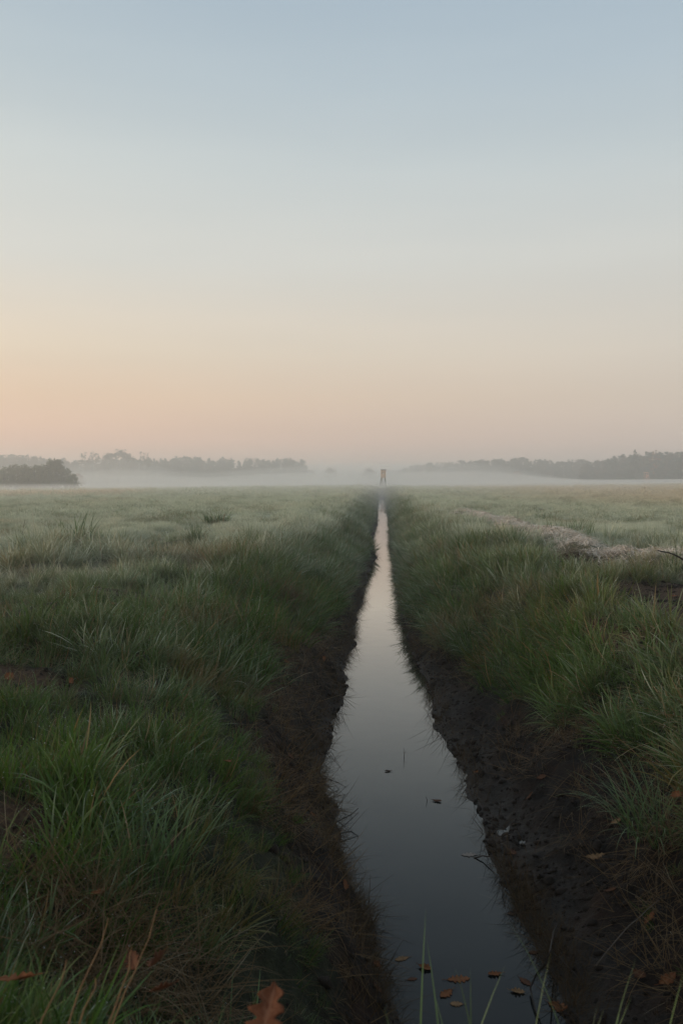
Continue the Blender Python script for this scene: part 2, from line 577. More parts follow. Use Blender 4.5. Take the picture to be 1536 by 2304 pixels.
def tuft_collection(name, specs, mat_):
    c = bpy.data.collections.new(name)
    for i, sets in enumerate(specs):
        o = bpy.data.objects.new('%s.%03d' % (name, i), blade_mesh(name, sets, mat_))
        c.objects.link(o)
    return c


def scatter(name, pts, rot, scl, idx, col, attrs, kind='stuff'):
    me = np_mesh(name, pts, [], dict(rot=rot, scl=scl, idx=idx, **attrs))
    o = link(name, me)
    ng = bpy.data.node_groups.new(name, 'GeometryNodeTree')
    ng.interface.new_socket('Geometry', in_out='INPUT', socket_type='NodeSocketGeometry')
    ng.interface.new_socket('Geometry', in_out='OUTPUT', socket_type='NodeSocketGeometry')
    nd = ng.nodes
    gi, go = nd.new('NodeGroupInput'), nd.new('NodeGroupOutput')
    iop = nd.new('GeometryNodeInstanceOnPoints')
    ci = nd.new('GeometryNodeCollectionInfo'); ci.inputs['Collection'].default_value = col
    ci.inputs['Separate Children'].default_value = True; ci.inputs['Reset Children'].default_value = True
    def na(nm, tp):
        q = nd.new('GeometryNodeInputNamedAttribute'); q.data_type = tp; q.inputs['Name'].default_value = nm
        return q.outputs['Attribute']
    e2r = nd.new('FunctionNodeEulerToRotation')
    ng.links.new(na('rot', 'FLOAT_VECTOR'), e2r.inputs[0])
    ng.links.new(gi.outputs[0], iop.inputs['Points'])
    ng.links.new(ci.outputs[0], iop.inputs['Instance'])
    iop.inputs['Pick Instance'].default_value = True
    f2i = nd.new('FunctionNodeFloatToInt'); ng.links.new(na('idx', 'FLOAT'), f2i.inputs[0])
    ng.links.new(f2i.outputs[0], iop.inputs['Instance Index'])
    ng.links.new(e2r.outputs[0], iop.inputs['Rotation'])
    cx = nd.new('ShaderNodeCombineXYZ')
    a = na('scl', 'FLOAT')
    for k in range(3): ng.links.new(a, cx.inputs[k])
    ng.links.new(cx.outputs[0], iop.inputs['Scale'])
    ng.links.new(iop.outputs[0], go.inputs[0])
    md = o.modifiers.new('scatter', 'NODES'); md.node_group = ng
    tag(o, kind=kind)
    return o


def tilt_euler(n, gx, gy, amount, jitter=.12):
    """random yaw, then tilted down the slope (gx, gy = slope)"""
    yaw = RNG.uniform(0, 2 * PI, n)
    tx, ty = -gx * amount + RNG.normal(0, jitter, n), -gy * amount + RNG.normal(0, jitter, n)
    ang = np.arctan(np.hypot(tx, ty)); L = np.maximum(np.hypot(tx, ty), 1e-6)
    ax, ay = -ty / L, tx / L                             # axis = z x dir
    c, s = np.cos(ang), np.sin(ang); C = 1 - c
    R = np.empty((n, 3, 3))
    R[:, 0, 0] = c + ax * ax * C; R[:, 0, 1] = ax * ay * C; R[:, 0, 2] = ay * s
    R[:, 1, 0] = ax * ay * C; R[:, 1, 1] = c + ay * ay * C; R[:, 1, 2] = -ax * s
    R[:, 2, 0] = -ay * s; R[:, 2, 1] = ax * s; R[:, 2, 2] = c
    Z = np.zeros((n, 3, 3)); Z[:, 0, 0] = np.cos(yaw); Z[:, 0, 1] = -np.sin(yaw); Z[:, 1, 0] = np.sin(yaw); Z[:, 1, 1] = np.cos(yaw); Z[:, 2, 2] = 1
    R = R @ Z
    return np.stack([np.arctan2(R[:, 2, 1], R[:, 2, 2]), -np.arcsin(np.clip(R[:, 2, 0], -1, 1)), np.arctan2(R[:, 1, 0], R[:, 0, 0])], -1)


def slope(X, Y, e=.12):
    return (terrain(X + e, Y) - terrain(X - e, Y)) / (2 * e), (terrain(X, Y + e) - terrain(X, Y - e)) / (2 * e)


def dew(base, num, rad):
    """small drops hanging at blade tips of a set of blades"""
    V, Q, T, t, r, d = base
    tips = V[t > .99]
    tips = tips[RNG.permutation(len(tips))[:num]]
    O = np.array([(1, 0, 0), (-1, 0, 0), (0, 1, 0), (0, -1, 0), (0, 0, 1), (0, 0, -1)], dtype=float)
    Fo = np.array([(0, 2, 4), (2, 1, 4), (1, 3, 4), (3, 0, 4), (2, 0, 5), (1, 2, 5), (3, 1, 5), (0, 3, 5)])
    n_ = len(tips); R_ = RNG.uniform(*rad, n_)[:, None, None]
    DV = (tips[:, None, :] + O[None] * R_).reshape(-1, 3)
    DF = (Fo[None] + 6 * np.arange(n_)[:, None, None]).reshape(-1, 3) + len(V)
    k = len(DV)
    return (np.concatenate([V, DV]), Q, np.concatenate([T, DF]), np.concatenate([t, np.ones(k)]), np.concatenate([r, -np.ones(k)]), np.concatenate([d, np.zeros(k)]))


# kinds of tuft: 0-4 lush, 5-9 fine, 10-13 lodged, 14-18 field, 19-22 far, 23-25 farther
B = blades
specs = []
for i in range(5): specs.append([dew(B(28, (.16, .36), (.006, .0115), .07, (.05, .45), (.2, 1.5), 5, .04), 6, (.0008, .0016)), B(22, (.07, .2), (.003, .005), .09, (.1, .8), (.3, 1.6), 4, .12)])
for i in range(5): specs.append([dew(B(55, (.07, .22), (.002, .0038), .10, (.05, .6), (.2, 1.7), 4, .10), 6, (.0005, .0011)), B(2 + i % 3, (.2, .42), (.0016, .0024), .08, (.05, .5), (.1, .8), 5, .9)])
for i in range(4): specs.append([dew(B(40, (.14, .36), (.003, .0065), .10, (.5, 1.1), (.4, 1.2), 5, .22), 5, (.0006, .0012))])
for i in range(5): specs.append([B(80, (.04, .12), (.0025, .0045), .16, (.1, .8), (.2, 1.4), 3, .12), B(8, (.10, .2), (.003, .005), .14, (.05, .4), (.2, 1.2), 4, .15)])
for i in range(4): specs.append([B(80, (.05, .13), (.007, .012), .34, (.1, .8), (.2, 1.3), 3, .12), B(8, (.1, .22), (.006, .010), .3, (.1, .5), (.2, 1.2), 3, .1)])
for i in range(3): specs.append([B(90, (.06, .16), (.02, .04), .9, (.1, .8), (.2, 1.2), 3, .12)])
TUFTS = tuft_collection('grass_tuft', specs, M_GRASS)


def grass_points(y0, y1, dens, side=1.25, xmin=None):
    area_n = int(dens * (0.5 * 0.86 * side * (y1 ** 2 - y0 ** 2) + 2.0 * (y1 - y0)))
    Y = np.sqrt(RNG.uniform(y0 ** 2, y1 ** 2, area_n * 1))
    hw = .43 * side * Y + 1.0
    X = RNG.uniform(-1, 1, area_n) * hw - .05 * Y
    return X, Y


def build_grass():
    PX, PY, IDX, SCL = [], [], [], []
    def add(y0, y1, dens, pick, scale=(.8, 1.2), side=1.25):
        X, Y = grass_points(y0, y1, dens, side)
        Z = terrain(X, Y)
        mud, soil, frost, warm, u, left = masks(X, Y, Z)
        clump = .75 * fbm(X, Y, .95, 11, 2) + .55 * fbm(X, Y, .4, 71, 2)
        keep = RNG.random(len(X)) < np.maximum((1 - mud) ** 1.5, .05) * (1 - .90 * soil) * np.clip(.78 + .70 * clump, .42, 1)
        keep &= Z > .12
        X, Y, clump, soil_, mud_, fr = X[keep], Y[keep], clump[keep], soil[keep], mud[keep], frost[keep]
        kind = pick(X, Y, clump, soil_)
        s = RNG.uniform(*scale, len(X)) * (1 + .65 * np.clip(clump, -.6, .8)) * (1 - .55 * soil_)
        s = s * (1 - .88 * wr_mask(X, Y, .52) * np.clip(.85 + 1.0 * fbm(X, Y, .5, 85, 2), 0, 1))
        s = s * (1 - .5 * mud_)
        s = s * (.66 + .34 * sstep(2.0, 3.0, Y))
        s = s * (1 - .62 * np.exp(-((X - 2.7) / 1.1) ** 2 - ((Y - 6.3) / .9) ** 2))
        s = s * np.where((Y < 12) & (np.abs(X) < 2.2), .55 + .45 * sstep(.05, .45, Z[keep] - .6), 1)
        PX.append(X); PY.append(Y); IDX.append(kind); SCL.append(s)
    def mixpick(groups, w):
        def f(X, Y, clump, soil):
            g = RNG.choice(len(groups), len(X), p=w)
            out = np.zeros(len(X))
            for i, (a, b) in enumerate(groups):
                m = g == i
                out[m] = RNG.integers(a, b, m.sum())
            # lush clumps where the clump noise is high
            hi = (clump > .25) & (RNG.random(len(X)) < .6) & (Y < 20)
            out[hi] = RNG.integers(0, 5, hi.sum())
            out[soil > .5] = RNG.integers(5, 10, (soil > .5).sum())
            return out
        return f
    near = mixpick([(0, 5), (5, 10), (10, 14)], [.46, .24, .30])
    add(.7, 4.2, 200, near, (.62, 1.0))
    add(4.2, 10, 140, near, (.58, .95))
    def midpick(X, Y, clump, soil):
        bank = (np.abs(X) < 2.6 + .4 * clump) | (Y < 14 + 3 * clump)
        out = RNG.integers(14, 19, len(X)).astype(float)
        b = RNG.random(len(X))
        out[bank & (b < .45)] = RNG.integers(0, 5, (bank & (b < .45)).sum())
        k = bank & (b >= .45) & (b < .85)
        out[k] = RNG.integers(10, 14, k.sum())
        return out
    add(10, 24, 55, midpick, (.85, 1.3))
    def farpick(X, Y, clump, soil):
        bank = np.abs(X) < 2.4 + .4 * clump
        out = RNG.integers(19, 23, len(X)).astype(float)
        k = bank & (RNG.random(len(X)) < .6)
        out[k] = RNG.integers(0, 5, k.sum())
        return out
    add(24, 60, 15, farpick, (.8, 1.2), 1.15)
    add(60, 150, 2.6, lambda X, Y, c, s: RNG.integers(23, 26, len(X)).astype(float), (.8, 1.1), 1.1)
    # extra long tufts hanging over the rim of the ditch
    Y = np.exp(RNG.uniform(math.log(2.6), math.log(90), 9000))
    sd = RNG.random(len(Y)) < .5
    L, R = edges(Y)
    uu = RNG.uniform(.1, 1.9, len(Y))
    uu[:3500] = RNG.uniform(.05, .6, 3500)
    X = np.where(sd, L - uu, R + uu)
    Z = terrain(X, Y); mud, *_ = masks(X, Y, Z)
    k = (RNG.random(len(Y)) < (1 - mud) ** 3) & (Z > .2) & (sd == False) | (sd & (Y > 6.0) & (RNG.random(len(Y)) < (1 - mud) ** 3) & (Z > .2))
    X, Y = X[k], Y[k]
    PX.append(X); PY.append(Y); IDX.append(RNG.choice([0, 1, 2, 3, 4, 10, 11, 12, 13], len(X)).astype(float)); SCL.append(RNG.uniform(.9, 1.45, len(X)))
    X = np.concatenate(PX); Y = np.concatenate(PY); IDX = np.concatenate(IDX); SCL = np.concatenate(SCL)
    # keep the camera's own spot clear
    k = ~((np.hypot(X, Y) < .95) | ((np.abs(X) < .9) & (Y < 1.05)))
    X, Y, IDX, SCL = X[k], Y[k], IDX[k], SCL[k]
    Z = terrain(X, Y)
    mud, soil, frost, warm, u, left = masks(X, Y, Z)
    gx, gy = slope(X, Y)
    rot = tilt_euler(len(X), gx, gy, .85, .27)
    tone = np.clip(.5 + .7 * fbm(X, Y, 1.1, 77, 2) + RNG.normal(0, .22, len(X)), 0, 1)
    fr = np.clip(frost + RNG.normal(0, .10, len(X)), 0, 1)
    wm = np.clip(np.where(Y > 20, warm, warm * .75) + RNG.normal(0, .08, len(X)), 0, 1)
    pts = np.stack([X, Y, Z - .012], -1)
    print('grass tufts', len(X))
    scatter('grass', pts, rot, SCL, IDX, TUFTS, dict(frost=fr, warm=wm, tone=tone))


build_grass()

# withered grass on the bare mud and straw mats
specs = []
for i in range(5): specs.append([B(22, (.14, .36), (.002, .0042), .10, (.9, 1.6), (.1, .8), 4, 1.0)])
for i in range(3): specs.append([B(16, (.10, .32), (.002, .0035), .12, (.3, 1.2), (.2, 1.4), 4, 1.0)])
DEADT = tuft_collection('dead_tuft', specs, M_DEADG)
specs = []
for i in range(5): specs.append([B(8, (.08, .28), (.003, .0055), .06, (.5, 1.5), (-.5, 1.2), 4, 1.0)])
for i in range(3): specs.append([B(4, (.16, .40), (.0035, .0055), .08, (.2, 1.3), (-.2, .8), 3, 1.0)])
WEEDT = tuft_collection('weed_tuft', specs, M_WATERWEED)


def build_dead():
    X, Y = grass_points(2.3, 14, 150, 1.0)
    X2, Y2 = grass_points(14, 30, 40, 1.0)
    X, Y = np.concatenate([X, X2]), np.concatenate([Y, Y2])
    Z = terrain(X, Y); mud, soil, frost, warm, u, left = masks(X, Y, Z)
    pr = np.clip(mud * .8 * sstep(.05, .3, Z) + soil * .12 + .02, 0, 1)
    pr = pr * np.clip(.6 + .9 * fbm(X, Y, .5, 91, 2), 0.05, 1)
    k = (RNG.random(len(X)) < pr) & (Z > .04)
    X, Y = X[k], Y[k]
    # flattened straw mats lying in the grass
    for cx, cy, rx, ry, num in ((-.80, 2.30, .30, .20, 60), (-1.22, 10.4, .32, .45, 110), (-.55, 4.0, .16, .3, 24), (-.42, 5.2, .2, .5, 40),
                                (2.85, 12.0, .3, .3, 40), (-.25, 3.1, .15, .2, 14), (-1.4, 17, .4, 1.2, 60), (-1.5, 27, .5, 2, 60)):
        n = num
        X = np.concatenate([X, cx + RNG.normal(0, rx * .6, n)]); Y = np.concatenate([Y, cy + RNG.normal(0, ry * .6, n)])
    Z = terrain(X, Y); mud, soil, frost, warm, u, left = masks(X, Y, Z)
    gx, gy = slope(X, Y)
    n = len(X)
    lift = np.where(mud + soil < .4, .05, 0.0)
    scatter('dead_grass', np.stack([X, Y, Z + lift], -1), tilt_euler(n, gx, gy, 1.0, .2), RNG.uniform(.7, 1.3, n), RNG.integers(0, 8, n).astype(float),
            DEADT, dict(frost=np.clip(frost * .8 + RNG.normal(0, .1, n), 0, 1), warm=np.zeros(n), tone=RNG.random(n)))
    # rotting stalks along the water line
    Y = np.exp(RNG.uniform(math.log(3.2), math.log(80), 6000))
    sd = RNG.random(len(Y)) < .5
    # find the water line by stepping out from the middle
    L, R = edges(Y)
    mid = (L + R) / 2
    best = np.where(sd, L, R)
    for st in np.linspace(.1, .9, 60):
        xx = np.where(sd, mid - st, mid + st)
        z = terrain(xx, Y)
        hit_ = (z > 0.0) & (best == np.where(sd, L, R))
        best = np.where(hit_, xx, best)
    off = np.abs(RNG.normal(.03, .06, len(Y)))
    X = np.where(sd, best - off, best + off)
    k = RNG.random(len(Y)) < np.clip(.45 + 1.1 * fbm(X * 0, Y, .7, 95, 2), .12, 1)
    X, Y = X[k], Y[k]
    Z = np.maximum(terrain(X, Y), 0.0)
    n = len(X)
    gx, gy = slope(X, Y)
    sc = RNG.uniform(.5, 1.05, n) * np.where(Y < 5, .75, 1)
    scatter('rotting_stalks', np.stack([X, Y, Z], -1), tilt_euler(n, gx * .6, gy * .6, 1.0, .25), sc, RNG.integers(0, 8, n).astype(float),
            WEEDT, dict(frost=np.zeros(n), warm=np.zeros(n), tone=RNG.random(n)))


build_dead()

def build_clods():
    meshes = bpy.data.collections.new('clod')
    m = simple_mat('soil_clod', (.006, .004, .003, 1), (.026, .015, .008, 1), 25, .85, .25, coord='Object')
    for i in range(6):
        mb = MB(); rg = np.random.default_rng(300 + i)
        mb.tube([(-.9, 0, 0), (-.5, .1, .08), (0, 0, .12), (.5, -.1, .05), (.95, 0, 0)], [.15, .62, .8, .55, .12], 8)
        V = np.array(mb.V); V *= (1 + rg.uniform(-.22, .22, (len(V), 1))); V[:, 2] *= .7; mb.V = [tuple(v) for v in V]
        me = mb.mesh('clod', False); me.materials.append(m)
        meshes.objects.link(bpy.data.objects.new('clod.%03d' % i, me))
    X, Y = grass_points(2.4, 13, 900, 1.0)
    Z = terrain(X, Y); mud, soil, *_ = masks(X, Y, Z)
    k = (RNG.random(len(X)) < np.maximum(mud, soil * .8) * np.clip(.5 + .9 * fbm(X, Y, .4, 97, 2), .05, 1)) & (Z > .0)
    X, Y, Z = X[k], Y[k], Z[k]; n = len(X)
    gx, gy = slope(X, Y)
    sc = RNG.gamma(1.6, .006, n) + .004
    scatter('soil_crumbs', np.stack([X, Y, Z], -1), tilt_euler(n, gx, gy, .8, .5), np.clip(sc, .005, .05), RNG.integers(0, 6, n).astype(float), meshes, {})


build_clods()

# the windrow of cut, frosted straw along the right bank
def build_windrow():
    n = 22000
    Y = 9.6 + (31 - 9.6) * RNG.random(n) ** 1.5
    ax = wr_axis(Y)
    wv = (.30 + .14 * fbm(Y * 0, Y, 1.2, 101, 2)) * np.where(Y < 11.5, 1.5, 1.0)
    X = ax + RNG.normal(0, 1, n) * wv
    k = RNG.random(n) < (1 - sstep(28, 31, Y)) * np.clip(.75 + 1.5 * fbm(X, Y, .55, 87, 3), .08, 1) * np.where(Y < 12, .7, 1)
    X, Y = X[k], Y[k]; n = len(X)
    Z = terrain(X, Y) + RNG.random(n) * .09 * np.exp(-((X - ax[k]) / .4) ** 2) + .02
    Lh = RNG.uniform(.10, .30, n); W = RNG.uniform(.003, .007, n) * (.7 + Y / 28); a = RNG.uniform(0, 2 * PI, n); p = RNG.normal(0, .22, n)
    dx, dy, dz = np.cos(a) * np.cos(p), np.sin(a) * np.cos(p), np.sin(p)
    V = []
    for t, wd, sag in ((-.5, .7, 0), (0, 1, .035), (.5, .5, 0)):
        for sgn in (-1, 1):
            V.append(np.stack([X + dx * Lh * t - sgn * np.sin(a) * W * wd * .5, Y + dy * Lh * t + sgn * np.cos(a) * W * wd * .5,
                               Z + dz * Lh * t + sag + sgn * W * .25 * np.sin(7 * a)], -1))
    V = np.stack(V, 1); b = np.arange(n)[:, None] * 6
    Q = np.concatenate([b + np.array([[0, 1, 3, 2]]), b + np.array([[2, 3, 5, 4]])])
    r = np.repeat(RNG.random(n)[:, None], 6, 1).ravel()
    me = np_mesh('straw', V.reshape(-1, 3), [Q], dict(r=r))
    m, nt, out = mat('straw'); nn = N(nt)
    c = nn.mix(nn.attr('r').outputs['Fac'], (.52, .41, .32, 1), (.90, .80, .68, 1))
    bs = nn.new('ShaderNodeBsdfDiffuse'); nn.l(c, bs.inputs['Color']); nn.l(bs.outputs[0], out.inputs['Surface'])
    o = link('straw', me, m)
    tag(o, kind='stuff')


build_windrow()

# ------------------------------------------------------------------ distinct tussocks
def tussock(name, loc, sets, label, frost=.2, warm=0.0, dead=0.0, group=None):
    m = tussock_mat(frost, warm, dead)
    o = link(name, blade_mesh(name, sets, m))
    o.location = loc
    tag(o, label, 'grass tuft', group)
    return o


def tussock_mat(frost, warm, dead):
    m, nt, out = mat('tussock_grass'); n = N(nt)
    t = n.attr('t').outputs['Fac']; r = n.attr('r').outputs['Fac']; dry = n.attr('dry').outputs['Fac']
    g = n.mix(r, GREEN_A, GREEN_B)
    d = n.mix(r, (.36, .21, .09, 1), (.15, .08, .035, 1))
    c = n.mix(n.math('MULTIPLY', dry, .9), g, d)
    f = n.math('MULTIPLY', n.math('MULTIPLY_ADD', t, .8, n.math('MULTIPLY', r, .3)), frost, clamp=True)
    c = n.mix(f, c, FROST)
    df = n.new('ShaderNodeBsdfPrincipled'); n.l(c, df.inputs['Base Color']); df.inputs['Roughness'].default_value = .5
    tr = n.new('ShaderNodeBsdfTranslucent'); n.l(c, tr.inputs['Color'])
    mx = n.new('ShaderNodeMixShader'); mx.inputs[0].default_value = .3
    n.l(df.outputs[0], mx.inputs[1]); n.l(tr.outputs[0], mx.inputs[2]); n.l(mx.outputs[0], out.inputs['Surface'])
    return m


def tz(x, y): return float(terrain(x, y))


x, y = at_depth(305, 2.72), 2.72
tussock('grass_tussock', (x, y, tz(x, y) - .02), [B(190, (.18, .40), (.005, .010), .17, (.05, .75), (.2, 1.1), 6, .03)],
        'lush dark green grass tussock with long arching blades in the near left bank', .10)
x, y = at_depth(470, 2.15), 2.15
tussock('grass_tussock', (x, y, tz(x, y) - .02), [B(80, (.12, .30), (.004, .008), .13, (.05, .8), (.2, 1.1), 6, .10)],
        'small bright green tussock with two orange blades, above the big oak leaf', .08)
tussock('grass_tussock', (.16, 1.34, tz(.16, 1.34) - .02), [B(26, (.26, .52), (.004, .007), .22, (.02, .45), (.1, .8), 7, .0)],
        'sparse green blades rising from the bottom edge in front of the floating leaves', .10)
tussock('grass_tussock', (.44, 1.36, tz(.44, 1.36) - .02), [B(16, (.30, .58), (.005, .008), .16, (.05, .7), (.1, .8), 7, .0)],
        'few long leaning blades at the bottom edge, right of the floating leaves', .10)
x, y = at_depth(165, 14.4), 14.4
tussock('sedge_tuft', (x, y, tz(x, y) - .03), [B(40, (.50, .95), (.016, .028), .30, (.08, .75), (.05, .7), 6, .12), B(170, (.25, .55), (.010, .018), .6, (.1, .9), (.2, 1.3), 5, .12)],
        'tallest dark sedge tuft with spiky upright blades standing against the field on the left', .03)
x, y = at_depth(340, 14.0), 14.0
tussock('sedge_tuft', (x, y, tz(x, y) - .03), [B(90, (.2, .46), (.010, .018), .4, (.1, .9), (.2, 1.1), 5, .2)],
        'low ragged sedge tuft just right of the tallest spiky tuft', .25)
x, y = at_depth(488, 22.5), 22.5
tussock('grass_tussock', (x, y, tz(x, y) - .02), [B(340, (.30, .58), (.014, .024), .36, (.1, 1.2), (.3, 1.3), 5, .15)],
        'round dark tussock alone on the pale field, halfway between the sedge tuft and the ditch', .08)
x, y = at_depth(1285, 16.5), 16.5
tussock('grass_tussock', (x, y, tz(x, y) - .02), [B(150, (.25, .55), (.008, .014), .5, (.05, .6), (.1, .9), 5, .08)],
        'upright green tussock behind the straw windrow on the right field', .10)
x, y = at_depth(1225, 26), 26
tussock('grass_tussock', (x, y, tz(x, y) - .02), [B(100, (.2, .42), (.010, .016), .35, (.05, .7), (.1, .9), 5, .08)],
        'small dark tussock on the frosted field beyond the straw windrow', .12)
x, y = at_depth(1490, 5.3), 5.3
tussock('grass_tussock', (x, y, tz(x, y) - .03), [B(230, (.16, .34), (.005, .010), .28, (.1, .9), (.2, 1.2), 6, .03)],
        'thick green tussock at the right edge, below the bare soil patch', .08)
x, y = at_depth(1500, 4.35), 4.35
tussock('grass_tussock', (x, y, tz(x, y) - .02), [B(220, (.28, .55), (.004, .009), .22, (.2, 1.0), (.5, 1.5), 7, .05)],
        'drooping tussock hanging down the dark mud bank at the right edge', .12)

# ------------------------------------------------------------------ oak leaves
def leaf_material(name, ca, cb, vein):
    m, nt, out = mat(name); n = N(nt)
    tc = n.new('ShaderNodeTexCoord'); oi = n.new('ShaderNodeObjectInfo')
    add = n.new('ShaderNodeVectorMath', operation='ADD'); n.l(tc.outputs['Object'], add.inputs[0]); n.l(oi.outputs['Location'], add.inputs[1])
    nz = n.noise(38, 5, .65, add.outputs[0])
    c = n.mix(n.maprange(nz.outputs['Fac'], .32, .68), ca, cb)
    v = n.attr('vein').outputs['Fac']
    c = n.mix(n.math('MULTIPLY', v, .6), c, vein)
    b = n.new('ShaderNodeBsdfPrincipled'); n.l(c, b.inputs['Base Color']); b.inputs['Roughness'].default_value = .7; b.inputs['Specular IOR Level'].default_value = .12
    n.l(b.outputs[0], out.inputs['Surface'])
    return m


ML_OR = leaf_material('orange_leaf', (.10, .034, .012, 1), (.20, .068, .022, 1), (.23, .10, .045, 1))
ML_BR = leaf_material('brown_leaf', (.05, .019, .010, 1), (.10, .038, .017, 1), (.13, .06, .03, 1))
ML_TAN = leaf_material('tan_leaf', (.13, .068, .03, 1), (.23, .13, .06, 1), (.27, .17, .09, 1))
ML_DK = leaf_material('dark_leaf', (.025, .015, .010, 1), (.06, .032, .02, 1), (.08, .05, .03, 1))
ML_FR = leaf_material('frosted_leaf', (.075, .025, .010, 1), (.14, .050, .022, 1), (.20, .10, .06, 1))
ML_PALE = leaf_material('pale_leaf', (.16, .13, .11, 1), (.24, .20, .17, 1), (.28, .24, .2, 1))
ML_GR = leaf_material('green_leaf', (.05, .09, .02, 1), (.08, .12, .03, 1), (.14, .16, .06, 1))


def oak_leaf_mesh(length, seed, curl=.25, fold=.15, lobes=4):
    rr = random.Random(seed); wide = rr.uniform(.85, 1.15); deep = rr.uniform(.36, .64)
    nx, ny = 26, 9
    V, vein = [], []
    ph = rr.uniform(-.2, .2)
    for i in range(nx):
        t = i / (nx - 1)
        env = math.sin(PI * t ** .8) ** .75 * (.25 + .12 * t) * wide
        for_side = []
        for sgn in (-1, 1):
            lb = .5 + .5 * math.cos(2 * PI * (lobes * (t + ph * .1) + (.08 if sgn > 0 else 0)) - PI * .6)
            for_side.append(max(.012, env * (deep + (1 - deep) * lb ** .7) * rr.uniform(.86, 1.12)))
        for j in range(ny):
            q = j / (ny - 1) * 2 - 1
            w = for_side[0] if q < 0 else for_side[1]
            yv = q * w * length
            xv = (t - .5) * length + abs(q) * .10 * length * (1 - t)
            zz = curl * length * ((t - .5) ** 2) * 1.2 + fold * abs(yv) + .10 * curl * length * math.sin(6 * t + 3 * q + seed) * abs(q)
            V.append((xv, yv, zz)); vein.append(max(0, 1 - abs(q) * 5) + .5 * max(0, 1 - abs(((t * lobes * 2 - abs(q) * 1.2) % 1) - .5) * 9))
    F = []
    for i in range(nx - 1):
        for j in range(ny - 1):
            a = i * ny + j
            F.append((a, a + ny, a + ny + 1, a + 1))
    n = len(V); th = .0012
    V2 = V + [(a, b, c - th) for a, b, c in V]
    F2 = F + [(d + n, c + n, b + n, a + n) for a, b, c, d in F]
    rim = [j for j in range(ny)] + [i * ny + ny - 1 for i in range(1, nx)] + [(nx - 1) * ny + j for j in range(ny - 2, -1, -1)] + [i * ny for i in range(nx - 2, 0, -1)]
    for k in range(len(rim)):
        a, b = rim[k], rim[(k + 1) % len(rim)]
        F2.append((a, b, b + n, a + n))
    me = np_mesh('leaf', V2, [np.array(F2)], dict(vein=np.clip(np.array(vein + vein), 0, 1)), smooth=True)
    return me


def leaf(px, py, size, m, label, seed, water=False, rz=None, tilt=(0, 0), lift=.004, curl=.25, fold=.15, lobes=4, group=None, cat='leaf', pos=None):
    x, y, z = pos or hit(px, py)
    if water:
        z = 0.0; lift = .002; size *= .5 + .42 * ((seed * 37) % 10) / 10 + .25; curl *= .2 if fold < .35 else 1.1; fold *= .3 if fold < .35 else .8
    rr = random.Random(seed * 13 + 5)
    rz = rr.uniform(0, 2 * PI) if rz is None else rz
    if not water and pos is None:
        gx, gy = slope(np.array([x]), np.array([y]), .05)
        nrm = Vector((-float(gx[0]) * .8, -float(gy[0]) * .8, 1)).normalized()
    else:
        nrm = Vector((0, 0, 1))
    size *= .92
    root = empty('oak_leaf', (x, y, z + lift))
    root.rotation_mode = 'QUATERNION'
    root.rotation_quaternion = (nrm.to_track_quat('Z', 'Y') @ Matrix.Rotation(rz, 3, 'Z').to_quaternion()
                                @ Matrix.Rotation(tilt[0], 3, 'X').to_quaternion() @ Matrix.Rotation(tilt[1], 3, 'Y').to_quaternion())
    me = oak_leaf_mesh(size, seed, curl, fold, lobes)
    link('blade', me, m, root)
    mb = MB()
    c0 = curl * size * .25 * 1.2
    mb.tube([(-.47 * size, 0, c0 * .9), (-.56 * size, .01 * size, c0 * 1.2), (-.66 * size, .05 * size, c0 * 1.4)], [.0012, .001, .0012], 5)
    mb.build('stalk', m, root)
    tag(root, label, cat, group)
    return root


FL = 'oak leaves floating on the ditch water'
BK = 'fallen oak leaves on the banks'
leaf(904, 2160, .080, ML_TAN, 'tan oak leaf afloat on the left of the near cluster, farthest from the camera there', 1, True, .4, group=FL)
leaf(955, 2182, .082, ML_OR, 'narrow curled orange leaf afloat right beside the tan leaf, pointing sideways', 2, True, 2.7, group=FL, fold=.5, curl=.4)
leaf(926, 2207, .072, ML_BR, 'dull brown half-sunk leaf afloat just below the tan and narrow orange leaves', 3, True, 3.4, group=FL)
leaf(1030, 2205, .115, ML_OR, 'largest star-shaped orange oak leaf afloat in the middle of the near cluster', 4, True, 3.3, group=FL, lobes=5)
leaf(1004, 2238, .095, ML_OR, 'upturned orange leaf afloat directly below the large star-shaped leaf', 5, True, .8, group=FL, curl=.6, fold=.3)
leaf(1027, 2262, .080, ML_TAN, 'flat tan leaf afloat nearest the bottom, behind green grass blades', 6, True, 0, group=FL)
leaf(1113, 2194, .070, ML_OR, 'small orange leaf afloat alone between the star-shaped leaf and the bent stalk', 7, True, .2, group=FL, fold=.4)
leaf(1180, 2212, .080, ML_BR, 'brown leaf afloat touching the upper part of the bent dark stalk', 8, True, 2.2, group=FL, fold=.3)
leaf(1163, 2234, .088, ML_TAN, 'yellowish curled leaf afloat beside the elbow of the bent dark stalk', 9, True, 3.0, group=FL, fold=.5)
leaf(1200, 2148, .080, ML_BR, 'brown leaf afloat against the right mud edge, above the bent stalk', 10, True, .1, group=FL, fold=.3)
leaf(830, 2084, .062, ML_OR, 'small orange leaf afloat close to the left mud edge above the near cluster', 11, True, 3.1, group=FL, fold=.3)
leaf(982, 1804, .085, ML_BR, 'brown curled leaf afloat in mid channel beside a tiny upright twig', 12, True, 2.9, group=FL, fold=.5)
leaf(873, 1737, .085, ML_DK, 'dark curled leaf afloat in mid channel, farthest of the floating leaves', 13, True, .2, group=FL, fold=.4)
leaf(1056, 1926, .105, ML_PALE, 'pale washed-out leaf afloat beside the wet silt of the right edge', 14, True, .1, group=FL)
leaf(1153, 2057, .075, ML_DK, 'black rotten leaf afloat at the right silt edge', 15, True, .2, group=FL, fold=.3)
